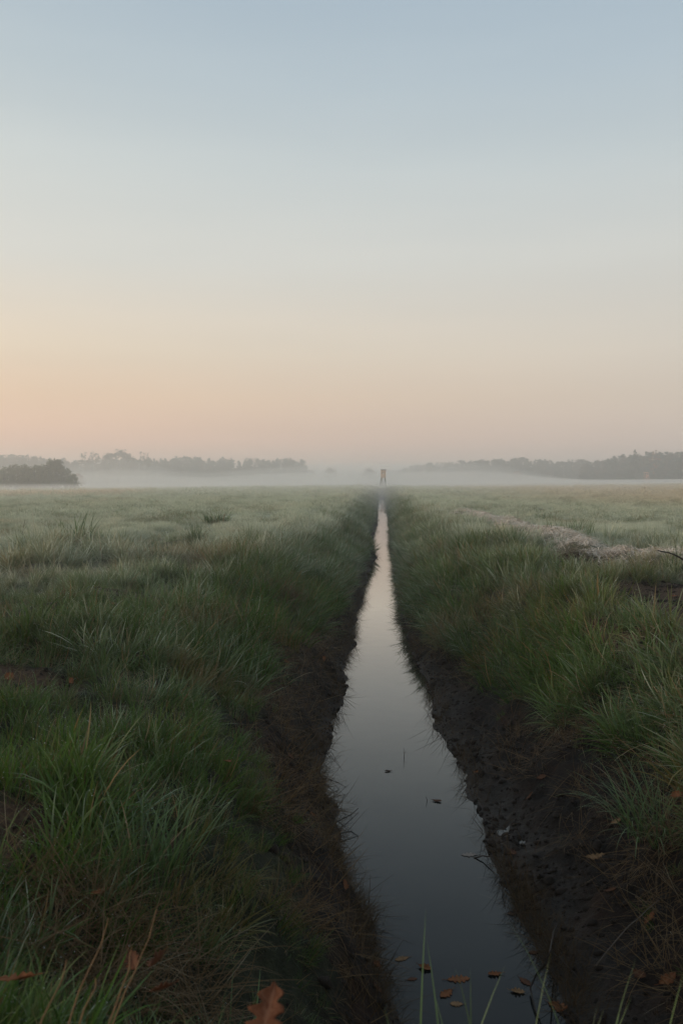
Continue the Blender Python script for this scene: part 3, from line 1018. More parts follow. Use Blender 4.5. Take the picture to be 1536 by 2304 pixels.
leaf(1255, 2270, .115, ML_OR, 'rusty orange leaf stranded at the right water edge near the bottom', 16, False, .9, group=BK, curl=.4)
leaf(1387, 1861, .105, ML_TAN, 'upright tan oak leaf on the right mud bank, upper of two tan leaves', 17, False, 1.5, group=BK, lobes=3, lift=.02)
leaf(1338, 1938, .125, ML_TAN, 'tan oak leaf with deep lobes on the right mud bank, lower of two tan leaves', 18, False, 1.1, group=BK, lobes=4, lift=.02)
leaf(1522, 1832, .12, ML_OR, 'bright orange leaf caught in the drooping grass at the right edge', 19, False, 2.9, group=BK, lift=.10, tilt=(.3, .2))
leaf(1217, 1757, .085, ML_BR, 'reddish brown leaf on the right mud bank above the wet silt', 20, False, .6, group=BK, lift=.012)
leaf(1372, 2010, .10, ML_BR, 'dull reddish leaf half buried in dead grass on the right mud bank', 21, False, 1.3, group=BK, lift=.012)
leaf(1460, 2083, .085, ML_OR, 'orange leaf low on the dead grass of the right bank', 22, False, 2.0, group=BK, lift=.03)
leaf(1500, 2230, .10, ML_OR, 'orange leaf at the bottom right corner among dark dead grass', 23, False, 1.4, group=BK, lift=.04)
leaf(1437, 2205, .085, ML_BR, 'rounded brown leaf at the bottom right, beside the corner leaf', 24, False, .3, group=BK, lift=.02)
leaf(1190, 1800, .085, ML_BR, 'brown leaf lying on the dark right bank below the reddish one', 25, False, 1.9, group=BK, lift=.01)
leaf(1148, 1920, .10, ML_BR, 'brown leaf lying flat on the wet silt of the right edge', 26, False, .1, group=BK, lift=.008)
leaf(1072, 1743, .085, ML_OR, 'orange-tipped leaf at the top of the right silt edge', 27, False, .9, group=BK, lift=.01)
leaf(1312, 1601, .10, ML_BR, 'rust leaf below the hanging grass on the right bank, left of a pair', 28, False, .9, group=BK, lift=.015)
leaf(1337, 1614, .08, ML_OR, 'small orange leaf below the hanging grass on the right bank, right of a pair', 29, False, .2, group=BK, lift=.015)
leaf(700, 1836, .095, ML_OR, 'orange-red leaf on the left mud bank at the edge of the grass', 30, False, 1.8, group=BK, lift=.02)
leaf(755, 1893, .085, ML_TAN, 'pale tan leaf at the left water edge below the bent twigs', 31, False, .2, group=BK, lift=.01)
leaf(712, 1880, .085, ML_BR, 'long brown leaf lying upright on the left mud bank below the orange-red leaf', 32, False, 2.0, group=BK, lift=.012, fold=.5)
leaf(775, 1998, .085, ML_OR, 'curled orange leaf at the left water edge', 33, False, .3, group=BK, lift=.012, fold=.4)
leaf(847, 2180, .085, ML_OR, 'orange leaf at the left water edge beside the near grass', 34, False, 2.5, group=BK, lift=.02)
leaf(849, 2238, .075, ML_BR, 'dark red leaf low in the near grass left of the water', 35, False, 1.5, group=BK, lift=.02)
leaf(645, 1495, .10, ML_OR, 'orange leaf high on the left mud bank', 36, False, 1.5, group=BK, lift=.02)
leaf(728, 1487, .11, ML_OR, 'orange-red leaf on the dark left bank near the water', 37, False, .5, group=BK, lift=.02)
leaf(655, 1710, .09, ML_BR, 'brown leaf among dead stems at the left mud bank top', 38, False, .5, group=BK, lift=.02)
leaf(1037, 1474, .11, ML_BR, 'brown leaf under the overhanging grass of the right bank', 39, False, .5, group=BK, lift=.015)
leaf(1395, 1383, .10, ML_OR, 'orange leaf lying on the bare soil patch on the right', 40, False, .5, group=BK, lift=.015)
leaf(1515, 1344, .10, ML_OR, 'round rust leaf on the far side of the bare soil at the right edge', 41, False, .5, group=BK, lift=.015)
GR = 'oak leaves caught in the near left grass'
def above(px, py, dist, lift=0.0):
    p = Vector((0, 0, CAM_Z)) + ray(px, py) * dist
    return p.x, p.y, p.z
leaf(595, 2275, .125, ML_FR, 'large frosted orange oak leaf in the grass at the bottom, biggest in view', 50, rz=4.45, tilt=(-.15, -.45), group=GR, lobes=4, pos=above(600, 2296, 1.60), fold=.25)
leaf(357, 2165, .060, ML_BR, 'folded dark brown frosted leaf standing among near dead stems', 51, rz=1.3, tilt=(.9, 0), group=GR, pos=above(357, 2165, 1.78), fold=.9)
leaf(366, 2232, .050, ML_BR, 'small rounded dark leaf below the folded brown one', 52, rz=.6, tilt=(.7, 0), group=GR, pos=above(366, 2230, 1.66), fold=.5)
leaf(300, 2166, .055, ML_BR, 'reddish brown leaf left of the folded frosted leaf', 53, rz=2.0, tilt=(.6, .3), group=GR, pos=above(300, 2165, 1.8), fold=.4)
leaf(38, 2208, .08, ML_OR, 'orange leaf in the grass at the bottom left corner', 54, rz=.2, tilt=(.3, 0), group=GR, pos=above(38, 2208, 1.92), fold=.3)
leaf(226, 2083, .075, ML_OR, 'rust leaf lying on the straw mat in the near left grass', 55, rz=2.8, tilt=(.3, 0), group=GR, lift=.10, fold=.4)
leaf(512, 1768, .07, ML_OR, 'small orange leaf in the grass to the right of the lush tussock', 56, group=GR, lift=.12, tilt=(.4, 0))
leaf(130, 1470, .11, ML_BR, 'brown leaf in the grass above the dark hollow at the left edge', 57, group=GR, lift=.10, tilt=(.4, 0))
leaf(20, 1535, .12, ML_OR, 'orange leaf in the dark soil hollow at the left edge', 58, group=GR, lift=.03, tilt=(.4, 0))
leaf(160, 1577, .08, ML_OR, 'small red leaf upright in the grass right of the dark hollow', 59, group=GR, lift=.10, tilt=(.8, 0))
leaf(255, 1388, .13, ML_OR, 'orange leaf in the grass below the low ragged sedge', 60, group=GR, lift=.12, tilt=(.6, 0))

# ------------------------------------------------------------------ twigs and stalks
def twig(name, paths, label, cat='twig', m=None, group=None):
    """paths: list of (points, r0, r1); first path is the main stem, the others are side shoots"""
    root_pt = Vector(paths[0][0][0])
    root = empty(name, root_pt)
    for i, (pts, r0, r1) in enumerate(paths):
        mb = MB()
        P = [Vector(p) - root_pt for p in pts]
        # add a little crookedness
        Q = []
        for a, b in zip(P[:-1], P[1:]):
            for k in range(3):
                t = k / 3
                j = (b - a).length * .025
                Q.append(a.lerp(b, t) + (Vector((random.uniform(-j, j), random.uniform(-j, j), random.uniform(-j, j))) if (k or Q) else Vector()))
        Q.append(P[-1])
        mb.tube(Q, [r0 + (r1 - r0) * i / (len(Q) - 1) for i in range(len(Q))], 6)
        mb.build('stem' if i == 0 else 'side_shoot', m or M_TWIG, root, smooth=True)
    tag(root, label, cat, group)
    return root


def wpt(px, py, h=0.0, Y=None):
    """point at height h above the water seen at px, py"""
    d = ray(px, py)
    t = (h - CAM_Z) / d.z if Y is None else Y / d.y
    p = Vector((0, 0, CAM_Z)) + d * t
    return p


twig('twig', [([wpt(735, 1862, .03), wpt(790, 1832, .06), wpt(806, 1818, .10)], .004, .002), ([wpt(790, 1832, .06), wpt(791, 1848, .03)], .002, .0012),
              ([wpt(778, 1835, .05), wpt(772, 1828, .07)], .002, .001)], 'forked twig reaching over the water from the left edge, upper of two')
twig('twig', [([wpt(735, 1885, .03), wpt(770, 1860, .05), wpt(806, 1828, .08)], .004, .0015)], 'straight twig slanting over the water from the left edge, lower of two')
twig('bent_stalk', [([wpt(724, 1744, .22), wpt(776, 1772, .02), wpt(725, 1795, .02)], .003, .0022)], 'thin stalk bent into a sharp V over the left water edge', 'stalk')
twig('twig', [([wpt(770, 1980, .03), wpt(795, 2020, .04), wpt(812, 2035, .01)], .003, .001), ([wpt(782, 2000, .03), wpt(806, 1990, .05)], .002, .001)],
     'small dark twig with a side shoot at the left edge above the curled leaf')
x, y, z = hit(1255, 2105)
twig('bent_stalk', [([(x, y, z + .06), wpt(1238, 2140, .22), wpt(1190, 2222, .02), wpt(1212, 2292, .015)], .0045, .003),
                    ([wpt(1238, 2140, .22), wpt(1262, 2160, .2), wpt(1300, 2200, .22)], .0025, .001), ([wpt(1240, 2142, .21), wpt(1244, 2200, .12)], .0025, .001)],
     'dark bent stalk with an elbow in the water at the right edge near the bottom', 'stalk')
twig('twig', [([wpt(909, 1708, -.02), wpt(908, 1682, .09)], .003, .0012), ([wpt(908, 1697, .03), wpt(914, 1690, .05)], .0018, .001)], 'tiny upright twig poking out of the water in mid channel')
twig('twig', [([wpt(961, 1803, -.01), wpt(958, 1792, .04)], .003, .001)], 'short upright twig beside the brown floating leaf')
x, y, z = hit(1140, 2010)
twig('twig', [([wpt(1130, 1990, .02), wpt(1136, 2030, .02)], .003, .0015), ([wpt(1132, 1998, .02), wpt(1126, 2000, .03)], .002, .001)], 'short dark twig in the water beside the right silt')
twig('twig', [([wpt(1065, 1930, .0), wpt(1085, 1926, .02), wpt(1112, 1928, .05)], .005, .003)], 'stout dark twig lying in the water beside the pale leaf')
x0, y0, z0 = hit(1340, 2190)
x1, y1, z1 = hit(1480, 2050)
twig('dead_stem', [([(x0, y0, z0 + .03), ((x0 + x1) / 2, (y0 + y1) / 2, (z0 + z1) / 2 + .07), (x1, y1, z1 + .05)], .003, .002)], 'long pale dead stem lying up the right bank', 'stem', M_WOODD)
xb, yb, zb = at_depth(1575, 9.6), 9.6, 0
zb = tz(xb, yb)
def dpt(px, py, Y):
    d = ray(px, py); p = Vector((0, 0, CAM_Z)) + d * (Y / d.y); return p
twig('fallen_branch', [([(xb, yb, zb + .02), dpt(1550, 1268, 9.6), dpt(1515, 1247, 9.55), dpt(1478, 1238, 9.5)], .016, .007)], 'crooked bare branch arching out of the grass at the right edge', 'branch')
for (px, py0, py1, Y, lb) in ((1128, 1545, 1425, 7.9, 'tall dark dock stem on the right bank, with small side shoots'),
                              (1015, 1440, 1340, 11.0, 'thin dark weed stem at the right bank rim, nearer the water'),
                              (48, 1245, 1170, 13.5, 'lone thin stem standing at the left edge beside the sedge')):
    xx = at_depth(px, Y); zz = tz(xx, Y)
    top = dpt(px + 8, py1, Y)
    hgt = max(.35, top.z - zz)
    s = [((xx, Y, zz), (xx + .01, Y, zz + hgt * .55), (xx + .05, Y + .02, zz + hgt))]
    ps = [(list(s[0]), .005, .002)]
    for k in range(4):
        b = Vector((xx + .02, Y, zz + hgt * (.35 + .14 * k)))
        ps.append(([b, b + Vector((random.uniform(-.12, .12), random.uniform(-.1, .1), .10))], .0022, .001))
    twig('weed_stem', ps, lb, 'stem')
M_STRAWSTEM = simple_mat('straw_stem', (.17, .085, .035, 1), (.24, .125, .05, 1), 30, .7)
DS = 'withered orange stems in the near left grass'
for (a, b, da, db, lb) in (((180, 2230), (245, 2065), 1.75, 1.80, 'longest orange withered stem slanting in the near left grass, left of the straw mat'),
                           ((95, 2290), (150, 2160), 1.60, 1.66, 'thick orange withered stem in the bottom left corner'),
                           ((285, 2225), (353, 2046), 1.72, 1.80, 'orange withered stem leaning right beside the folded brown leaf'),
                           ((190, 2270), (215, 2200), 1.62, 1.65, 'short upright orange stem low at the bottom left'),
                           ((245, 2300), (297, 2130), 1.58, 1.66, 'thin orange stem between the longest stem and the folded leaf')):
    p0 = Vector((0, 0, CAM_Z)) + ray(*a) * da; p1 = Vector((0, 0, CAM_Z)) + ray(*b) * db
    g = p0.copy(); dv = (p0 - p1).normalized() * .03; dv.z = min(dv.z, -.012)
    while g.z > tz(g.x, g.y) and g.z > .9: g += dv; dv.z -= .001
    twig('withered_stem', [([g, p0, p0.lerp(p1, .6) + Vector((.008, 0, .004)), p1], .0018, .0007)], lb, 'stem', M_STRAWSTEM, DS)

# ------------------------------------------------------------------ hunting stands
def hunting_stand():
    Y = 200.0; X = at_depth(862, Y); zg = tz(X, Y)
    root = empty('hunting_stand', (X, Y, zg), math.radians(-8))
    cb, ct = 2.1, 4.05                                  # cabin bottom, top
    w, d, th = 1.04, 1.1, .035
    wz0, wz1 = 3.12, 3.30
    cab = MB()
    cab.box((0, 0, cb + .03), (w, d, .06))
    for sy in (-1, 1):                                   # front and back wall with a viewing slit
        yy = sy * (d / 2 - th / 2)
        cab.box((0, yy, (cb + .06 + wz0) / 2), (w, th, wz0 - cb - .06))
        cab.box((0, yy, (ct + wz1) / 2), (w, th, ct - wz1))
        for sx in (-1, 1):
            cab.box((sx * (w / 2 - .14), yy, (wz0 + wz1) / 2), (.28, th, wz1 - wz0))
    for sx in (-1, 1):
        xx = sx * (w / 2 - th / 2)
        cab.box((xx, 0, (cb + .06 + ct) / 2), (th, d - 2 * th, ct - cb - .06))
    cabin = cab.build('cabin', M_WOOD, root)
    for sx in (-1, 1):
        for sy in (-1, 1):
            bt = MB(); bt.box((sx * (w / 2 + .012), sy * (d / 2 + .012), (cb + ct) / 2), (.07, .07, ct - cb)); bt.build('corner_batten', M_WOOD, cabin)
    fr = MB()
    fr.box((0, -d / 2 - .02, wz0 - .03), (.66, .04, .05)); fr.box((0, -d / 2 - .02, wz1 + .03), (.66, .04, .05))
    fr.build('window_frame', M_WOODD, cabin)
    rf = MB(); rf.box((.05, -.05, ct + .07), (w + .42, d + .5, .07), Matrix.Rotation(math.radians(4), 3, 'X')); rf.build('roof', M_WOODD, root)
    for sx in (-1, 1):
        for sy in (-1, 1):
            lg = MB(); lg.tube([(sx * .43 + (sx * .40 if sy < 0 else sx * .12), sy * .85, -.1), (sx * .43, sy * .48, cb)], [.12, .11], 7); lg.build('leg', M_WOODD, root)
    for sx in (-1, 1):
        br = MB(); br.tube([(sx * .75, -.80, .2), (sx * .46, .62, 1.4)], [.035, .035], 6); br.build('brace', M_WOODD, root)
    br = MB(); br.tube([(-.78, -.82, .16), (.5, -.60, 1.2)], [.035, .035], 6); br.build('brace', M_WOODD, root)
    ld = MB()
    for sx in (-1, 1): ld.tube([(sx * .2, 1.5, -.05), (sx * .2, .60, cb + .1)], [.035, .035], 6)
    for k in range(6): ld.tube([(-.22, 1.5 - .9 * k / 6 - .08, .15 + k * .29), (.22, 1.5 - .9 * k / 6 - .08, .15 + k * .29)], [.022, .022], 5)
    ld.build('ladder', M_WOODD, root)
    tag(root, 'brown wooden hunting stand with boxed cabin on splayed legs at the end of the ditch', 'hunting stand')
    # grass left standing round its feet
    tussock('grass_tussock', (X, Y - .6, zg), [B(420, (.16, .28), (.09, .15), .9, (.1, .8), (.2, 1.0), 4, .3)], 'dark ring of uncut grass round the feet of the hunting stand', .15)

    Y = 330.0; X = at_depth(1453, Y); zg = tz(X, Y)
    root = empty('hunting_stand', (X, Y, zg), math.radians(20))
    for sx in (-1, 1):
        for sy in (-1, 1):
            lg = MB(); lg.tube([(sx * .85, sy * .8, -.1), (sx * .6, sy * .5, 3.9 if sy > 0 else 3.7)], [.10, .08], 7); lg.build('post', M_WOODR, root)
    pf = MB(); pf.box((0, 0, 2.0), (1.45, 1.3, .09)); pf.build('platform', M_WOODR, root)
    for k in range(2):
        rl = MB(); rl.box((0, -.60, 2.45 + .4 * k), (1.5, .05, .30)); rl.build('railing', M_WOODR, root)
    rf = MB(); rf.box((0, 0, 3.95), (1.9, 1.7, .07), Matrix.Rotation(math.radians(7), 3, 'X')); rf.build('roof', M_WOODR, root)
    br = MB(); br.tube([(-.8, -.78, .3), (.68, -.64, 1.8)], [.06, .06], 6); br.build('brace', M_WOODR, root)
    tag(root, 'small reddish open hunting stand in front of the dark grove on the right', 'hunting stand')


hunting_stand()

# ------------------------------------------------------------------ trees
def leaf_quads(C, size, rng):
    n = len(C)
    a = rng.normal(size=(n, 3)); a /= np.linalg.norm(a, axis=1)[:, None]
    b = np.cross(a, rng.normal(size=(n, 3))); b /= np.linalg.norm(b, axis=1)[:, None]
    s = size * rng.uniform(.6, 1.4, n)[:, None]
    V = np.stack([C - a * s, C - b * s * .6, C + a * s, C + b * s * .6], 1)
    F = np.arange(n * 4).reshape(-1, 4)
    r = np.repeat(rng.random(n)[:, None], 4, 1)
    return V.reshape(-1, 3), F, r.ravel()


def crown_cloud(blobs, per, size, rng):
    """leaf faces in the outer shell of many overlapping clumps"""
    C = []
    for (x, y, z, rx, rz) in blobs:
        d = rng.normal(size=(per, 3)); d /= np.linalg.norm(d, axis=1)[:, None]
        rad = rng.random(per) ** .45
        C.append(np.stack([x + d[:, 0] * rx * rad, y + d[:, 1] * rx * rad, z + d[:, 2] * rz * rad], -1))
    return leaf_quads(np.concatenate(C), size, rng)


def make_tree_kind(kind, seed):
    """unit trees of 12 m; returns trunk mesh, crown mesh"""
    rng = np.random.default_rng(seed); H = 12.0
    mb = MB(); blobs = []
    if kind == 'conifer':
        mb.tube([(0, 0, -.3), (.05, 0, H * .5), (0, .05, H * .97)], [.22, .14, .02], 6)
        for k in range(26):
            t = k / 25; z = H * (.10 + .88 * t)
            rad = (1 - t) ** .8 * 2.0 + .18
            for q in range(3 if t < .8 else 1):
                a = rng.uniform(0, 2 * PI); rr = rad * rng.uniform(.35, 1.0)
                blobs.append((rr * math.cos(a), rr * math.sin(a), z + rng.normal(0, .2), max(.3, rad * .38), .5))
        V, F, r = crown_cloud(blobs, 16, .26, rng)
    elif kind == 'pine':
        mb.tube([(0, 0, -.3), (.1, .05, H * .5), (.05, 0, H * .93)], [.24, .17, .04], 6)
        for k in range(30):
            t = k / 29; z = H * (.10 + .87 * t)
            rad = (math.sin(PI * min(1, .35 + t * .65)) ** .6) * 1.6 + .25
            for q in range(2):
                a = rng.uniform(0, 2 * PI); rr = rad * rng.uniform(.3, 1.0)
                blobs.append((rr * math.cos(a), rr * math.sin(a), z + rng.normal(0, .35), rng.uniform(.5, .85), rng.uniform(.35, .6)))
        for k in range(5):
            a = rng.uniform(0, 2 * PI); z = H * rng.uniform(.3, .8)
            mb.tube([(0, 0, z), (1.3 * math.cos(a), 1.3 * math.sin(a), z + .5)], [.07, .02], 5)
        V, F, r = crown_cloud(blobs, 15, .27, rng)
    elif kind == 'round':
        mb.tube([(0, 0, -.3), (.1, 0, H * .3), (0, .1, H * .7)], [.36, .28, .06], 7)
        for k in range(52):
            a = rng.uniform(0, 2 * PI); ph = math.asin(rng.uniform(-.75, 1)); rr = rng.uniform(.7, 1.0)
            blobs.append((3.6 * rr * math.cos(ph) * math.cos(a), 3.6 * rr * math.cos(ph) * math.sin(a), H * .56 + H * .37 * rr * math.sin(ph), rng.uniform(.8, 1.3), rng.uniform(.7, 1.1)))
        for k in range(8):
            a = rng.uniform(0, 2 * PI); z = H * rng.uniform(.25, .5)
            mb.tube([(0, 0, z), (1.5 * math.cos(a), 1.5 * math.sin(a), z + 1.6), (2.7 * math.cos(a), 2.7 * math.sin(a), z + 3.2)], [.14, .09, .02], 5)
        V, F, r = crown_cloud(blobs, 26, .28, rng)
    elif kind == 'birch':
        mb.tube([(0, 0, -.3), (.15, 0, H * .5), (.05, .1, H * .97)], [.2, .13, .02], 6)
        for k in range(26):
            t = rng.random(); z = H * (.28 + .7 * t); a = rng.uniform(0, 2 * PI)
            rad = 1.9 * math.sin(PI * (.12 + .8 * t)) ** .8
            x_, y_ = rad * rng.uniform(.3, 1) * math.cos(a), rad * rng.uniform(.3, 1) * math.sin(a)
            blobs.append((x_, y_, z, rng.uniform(.4, .75), rng.uniform(.4, .8)))
            if k % 2: mb.tube([(0, 0, max(z - 1.2, 1)), (x_, y_, z)], [.05, .012], 5)
        V, F, r = crown_cloud(blobs, 13, .22, rng)
    else:  # shrub, height 12 -> scaled down
        for k in range(7):
            a = rng.uniform(0, 2 * PI)
            mb.tube([(0, 0, -.3), (1.8 * math.cos(a), 1.8 * math.sin(a), 4), (3.2 * math.cos(a), 3.2 * math.sin(a), 8.5)], [.3, .2, .05], 5)
        for k in range(64):
            a = rng.uniform(0, 2 * PI); t = rng.random(); rr = rng.uniform(.3, 1)
            rad = 6.0 * math.sin(PI * (.30 + .62 * t)) ** .8
            blobs.append((rad * rr * math.cos(a), rad * rr * math.sin(a), .8 + 10.6 * t * (1 - .25 * rr), rng.uniform(1.0, 1.7), rng.uniform(1.0, 1.7)))
        V, F, r = crown_cloud(blobs, 26, .42, rng)
    crown = np_mesh('crown', V, [F], dict(r=r))
    return mb.mesh('trunk', True), crown


ML_CON = leaf_mat('conifer_needles', (.020, .030, .016, 1), (.045, .060, .032, 1), (.055, .052, .032, 1))
ML_AUT = leaf_mat('autumn_foliage', (.07, .048, .026, 1), (.13, .085, .045, 1), (.12, .075, .04, 1))
ML_RUST = leaf_mat('rusty_foliage', (.20, .08, .03, 1), (.30, .14, .06, 1), (.24, .11, .05, 1))
ML_SHR = leaf_mat('shrub_foliage', (.12, .135, .065, 1), (.21, .205, .11, 1), (.16, .145, .085, 1))
KINDS = {}
for k, num in (('conifer', 4), ('pine', 4), ('round', 4), ('birch', 3), ('shrub', 4)):
    KINDS[k] = [make_tree_kind(k, 100 + 17 * i + len(k)) for i in range(num)]
LM = dict(conifer=ML_CON, pine=ML_CON, round=ML_AUT, birch=ML_AUT, shrub=ML_SHR)


CROWN_CACHE = {}
TREE_H = {}
TREE_RNG = random.Random(99)


def tree(kind, px, Y, top_py=None, h=None, label=None, group=None, m=None, wide=1.0, name=None):
    X = at_depth(px, Y); zg = tz(X, Y)
    if h is None:
        h = CAM_Z + (1083 - top_py) / 1792 * Y * 1.0 - zg
    s = h / 12.0
    root = empty(name or {'conifer': 'spruce_tree', 'pine': 'pine_tree', 'round': 'broadleaf_tree', 'birch': 'birch_tree', 'shrub': 'willow_shrub'}[kind], (X, Y, zg), TREE_RNG.uniform(0, 6.28))
    root.scale = (s * wide * TREE_RNG.uniform(.92, 1.1), s * wide * TREE_RNG.uniform(.92, 1.1), s)
    i = TREE_RNG.randrange(len(KINDS[kind]))
    tr, cr = KINDS[kind][i]
    if cr.name not in TREE_H: TREE_H[cr.name] = max(v.co.z for v in cr.vertices)
    s = h * ((1.42 if Y < 250 else 1.22) if kind == 'shrub' else 1.07) / TREE_H[cr.name]
    root.scale = (s * wide * TREE_RNG.uniform(.92, 1.1), s * wide * TREE_RNG.uniform(.92, 1.1), s)
    m = m or LM[kind]
    key = (kind, i, m.name)
    if key not in CROWN_CACHE:
        c2 = cr.copy(); c2.materials.clear(); c2.materials.append(m); CROWN_CACHE[key] = c2
    if not tr.materials: tr.materials.append(M_BARK)
    a = bpy.data.objects.new('stems' if kind == 'shrub' else 'trunk', tr); COL.objects.link(a); a.parent = root
    b = bpy.data.objects.new('foliage' if kind == 'shrub' else 'crown', CROWN_CACHE[key]); COL.objects.link(b); b.parent = root
    tag(root, label, 'shrub' if kind == 'shrub' else 'tree', group)
    return root


def treeline():
    R = random.Random(5)
    # ---- left wood
    gl = 'trees of the left wood'
    tl = [(-60, 1034), (0, 1031), (60, 1034), (100, 1038), (130, 1040), (170, 1043), (300, 1042), (345, 1037), (400, 1039), (430, 1036), (500, 1041), (600, 1041), (660, 1041), (688, 1046)]
    for row, (dy, n) in enumerate(((0, 58), (18, 44), (40, 30))):
        for i in range(n):
            px = -70 + (686 + 70) * (i + R.uniform(.1, .9)) / n
            Y = 400 + (px + 70) / 756 * 85 + dy + R.uniform(-4, 4)
            top = np.interp(px, [a for a, b in tl], [b for a, b in tl]) + R.uniform(-9, 1) + (0 if row == 0 else R.uniform(-2, 5))
            if px < 190: kind = R.choice(['round', 'birch', 'pine', 'pine'])
            else: kind = R.choice(['conifer', 'conifer', 'pine', 'pine', 'pine', 'round' if R.random() < .5 else 'pine'])
            lb = {'round': 'hazy brown broadleaf tree in the wood on the left horizon', 'birch': 'hazy thin-crowned birch in the wood on the left horizon',
                  'pine': 'hazy grey-green pine in the wood on the left horizon', 'conifer': 'hazy pointed spruce in the wood on the left horizon'}[kind]
            tree(kind, px, Y, top, label=lb, group=gl, wide=1.75 if kind != 'round' else .95)
    tree('birch', 22, 398, 1030, label='open-crowned birch rising at the far left end of the left wood', wide=1.2)
    tree('birch', 45, 396, 1026, label='loose-crowned birch in the left wood, second tall one from the left edge', wide=1.2)
    tree('birch', 64, 398, 1025, label='tall slim birch above the left shrubs, third from the left edge', wide=1.0)
    tree('round', 80, 400, 1027, label='dense dark tree topping the left wood above the shrubs', wide=.62)
    tree('birch', 192, 400, 1021, label='tall airy birch just left of the big round tree', wide=1.35)
    tree('birch', 208, 402, 1020, label='second airy birch, touching the big round tree', wide=1.35)
    tree('round', 242, 398, 1021, label='left half of the big round crown pair, a broad oak', wide=1.05)
    tree('round', 268, 396, 1014, label='biggest round-crowned oak rising highest above the left wood', wide=1.25)
    tree('round', 290, 400, 1023, label='oak on the right flank of the biggest round tree', wide=.95)
    tree('birch', 318, 400, 1019, label='slim tall birch right of the big round oaks', wide=.9)
    tree('birch', 331, 402, 1022, label='slim twin birch standing just right of the slim tall one', wide=.9)
    tree('round', 675, 482, 1042, label='bushy tree closing the right end of the left wood', wide=1.0)
    tree('round', 696, 490, 1058, label='low spreading tree fading into mist at the end of the left wood', wide=1.5)
    # rusty undergrowth by the shrubs
    tree('shrub', 176, 330, 1068, label='small rust-coloured bush at the right end of the grey shrubs', m=ML_RUST, wide=.9, name='autumn_shrub')
    # ---- near shrubs, far left
    gs = 'willow shrubs on the left field edge'
    for i in range(13):
        px = -40 + 214 * (i + R.uniform(.2, .8)) / 13
        top = np.interp(px, [-40, 10, 30, 62, 75, 100, 138, 160, 176], [1064, 1060, 1057, 1055, 1062, 1052, 1051, 1064, 1083]) + R.uniform(-2, 9)
        tree('shrub', px, 186 + R.uniform(-6, 8), top, label='dense grey-green willow shrub in the thicket on the left field edge', group=gs, wide=R.uniform(.8, 1.15))
    # ---- lone trees in the gap
    tree('round', 743, 450, 1054, label='lone faint round tree in the gap, farther from the hunting stand', wide=1.3)
    tree('round', 831, 430, 1055, label='lone faint round tree just left of the hunting stand', wide=1.4)
    gc = 'faint trees in the misty gap'
    for i in range(16):
        px = 700 + 170 * (i + R.random()) / 16
        tree('round' if i % 3 else 'pine', px, 560 + R.uniform(-10, 40), 1067 + R.uniform(-2, 4), label='very faint low tree far off in the misty gap', group=gc, wide=1.3)
    # ---- right wood
    gr = 'trees of the right wood'
    for row, (dy, n) in enumerate(((0, 46), (16, 36))):
        for i in range(n):
            px = 868 + (1318 - 868) * (i + R.uniform(.1, .9)) / n
            Y = np.interp(px, [868, 960, 1050, 1200, 1320], [520, 490, 475, 465, 455]) + dy + R.uniform(-5, 5)
            top = np.interp(px, [868, 900, 930, 960, 1000, 1050, 1100, 1140, 1170, 1200, 1250, 1318], [1066, 1060, 1054, 1049, 1046, 1041, 1040, 1040, 1037, 1042, 1042, 1042]) + R.uniform(-6, 2)
            kind = R.choice(['conifer', 'pine', 'pine', 'pine', 'round' if R.random() < .6 else 'conifer'])
            lb = {'round': 'hazy brownish broadleaf tree in the misty right wood', 'pine': 'hazy blue-grey pine in the misty right wood', 'conifer': 'hazy pointed spruce in the misty right wood'}[kind]
            tree(kind, px, Y, top, label=lb, group=gr, wide=1.9 if kind != 'round' else 1.0)
    tree('round', 1162, 440, 1060, label='small rust-coloured tree in front of the misty right wood', m=ML_RUST, wide=1.1, name='autumn_tree')
    tree('round', 1011, 500, 1060, label='faint orange-brown tree at the foot of the right wood, nearer the ditch', m=ML_RUST, wide=.9, name='autumn_tree')
    # ---- dark grove, nearest on the right
    gg = 'trees of the dark right grove'
    for row, (dy, n) in enumerate(((0, 26), (10, 22), (24, 18))):
        for i in range(n):
            px = 1310 + (1600 - 1310) * (i + R.uniform(.1, .9)) / n
            Y = np.interp(px, [1310, 1600], [395, 335]) + dy + R.uniform(-3, 3)
            top = np.interp(px, [1310, 1340, 1390, 1410, 1440, 1536, 1600], [1043, 1038, 1030, 1028, 1024, 1021, 1020]) + R.uniform(-3, 5) + (0, 6, 3)[row]
            kind = R.choice(['conifer', 'pine', 'pine', 'round'] if row == 0 else ['pine', 'conifer'])
            lb = {'round': 'dark broadleaf tree in the clear grove at the right edge', 'pine': 'dark pine in the clear grove at the right edge', 'conifer': 'dark spruce in the clear grove at the right edge'}[kind]
            tree(kind, px, Y, top, label=lb, group=gg, wide=1.9 if kind != 'round' else 1.0)
    tree('conifer', 1426, 352, 1017, label='tallest pointed spruce breaking the top of the right grove', wide=1.2)
    tree('birch', 1472, 340, 1018, label='yellowish open-crowned birch at the top of the right grove', m=ML_RUST, wide=1.2)
    gu = 'undergrowth bushes at the foot of the right grove'
    for i in range(14):
        px = 1312 + 280 * (i + R.random()) / 14
        Y = np.interp(px, [1310, 1600], [392, 332]) - 3
        tree('shrub', px, Y, h=R.uniform(3.0, 5.0), label='dark leafy bush at the foot of the right grove', group=gu, wide=1.1, m=ML_CON, name='undergrowth_bush')


treeline()

# ------------------------------------------------------------------ haze and ground mist
def box_volume(name, x0, x1, y0, y1, z0, z1, m):
    mb = MB(); mb.box(((x0 + x1) / 2, (y0 + y1) / 2, (z0 + z1) / 2), (x1 - x0, y1 - y0, z1 - z0))
    o = mb.build(name, m); tag(o, kind='stuff'); return o


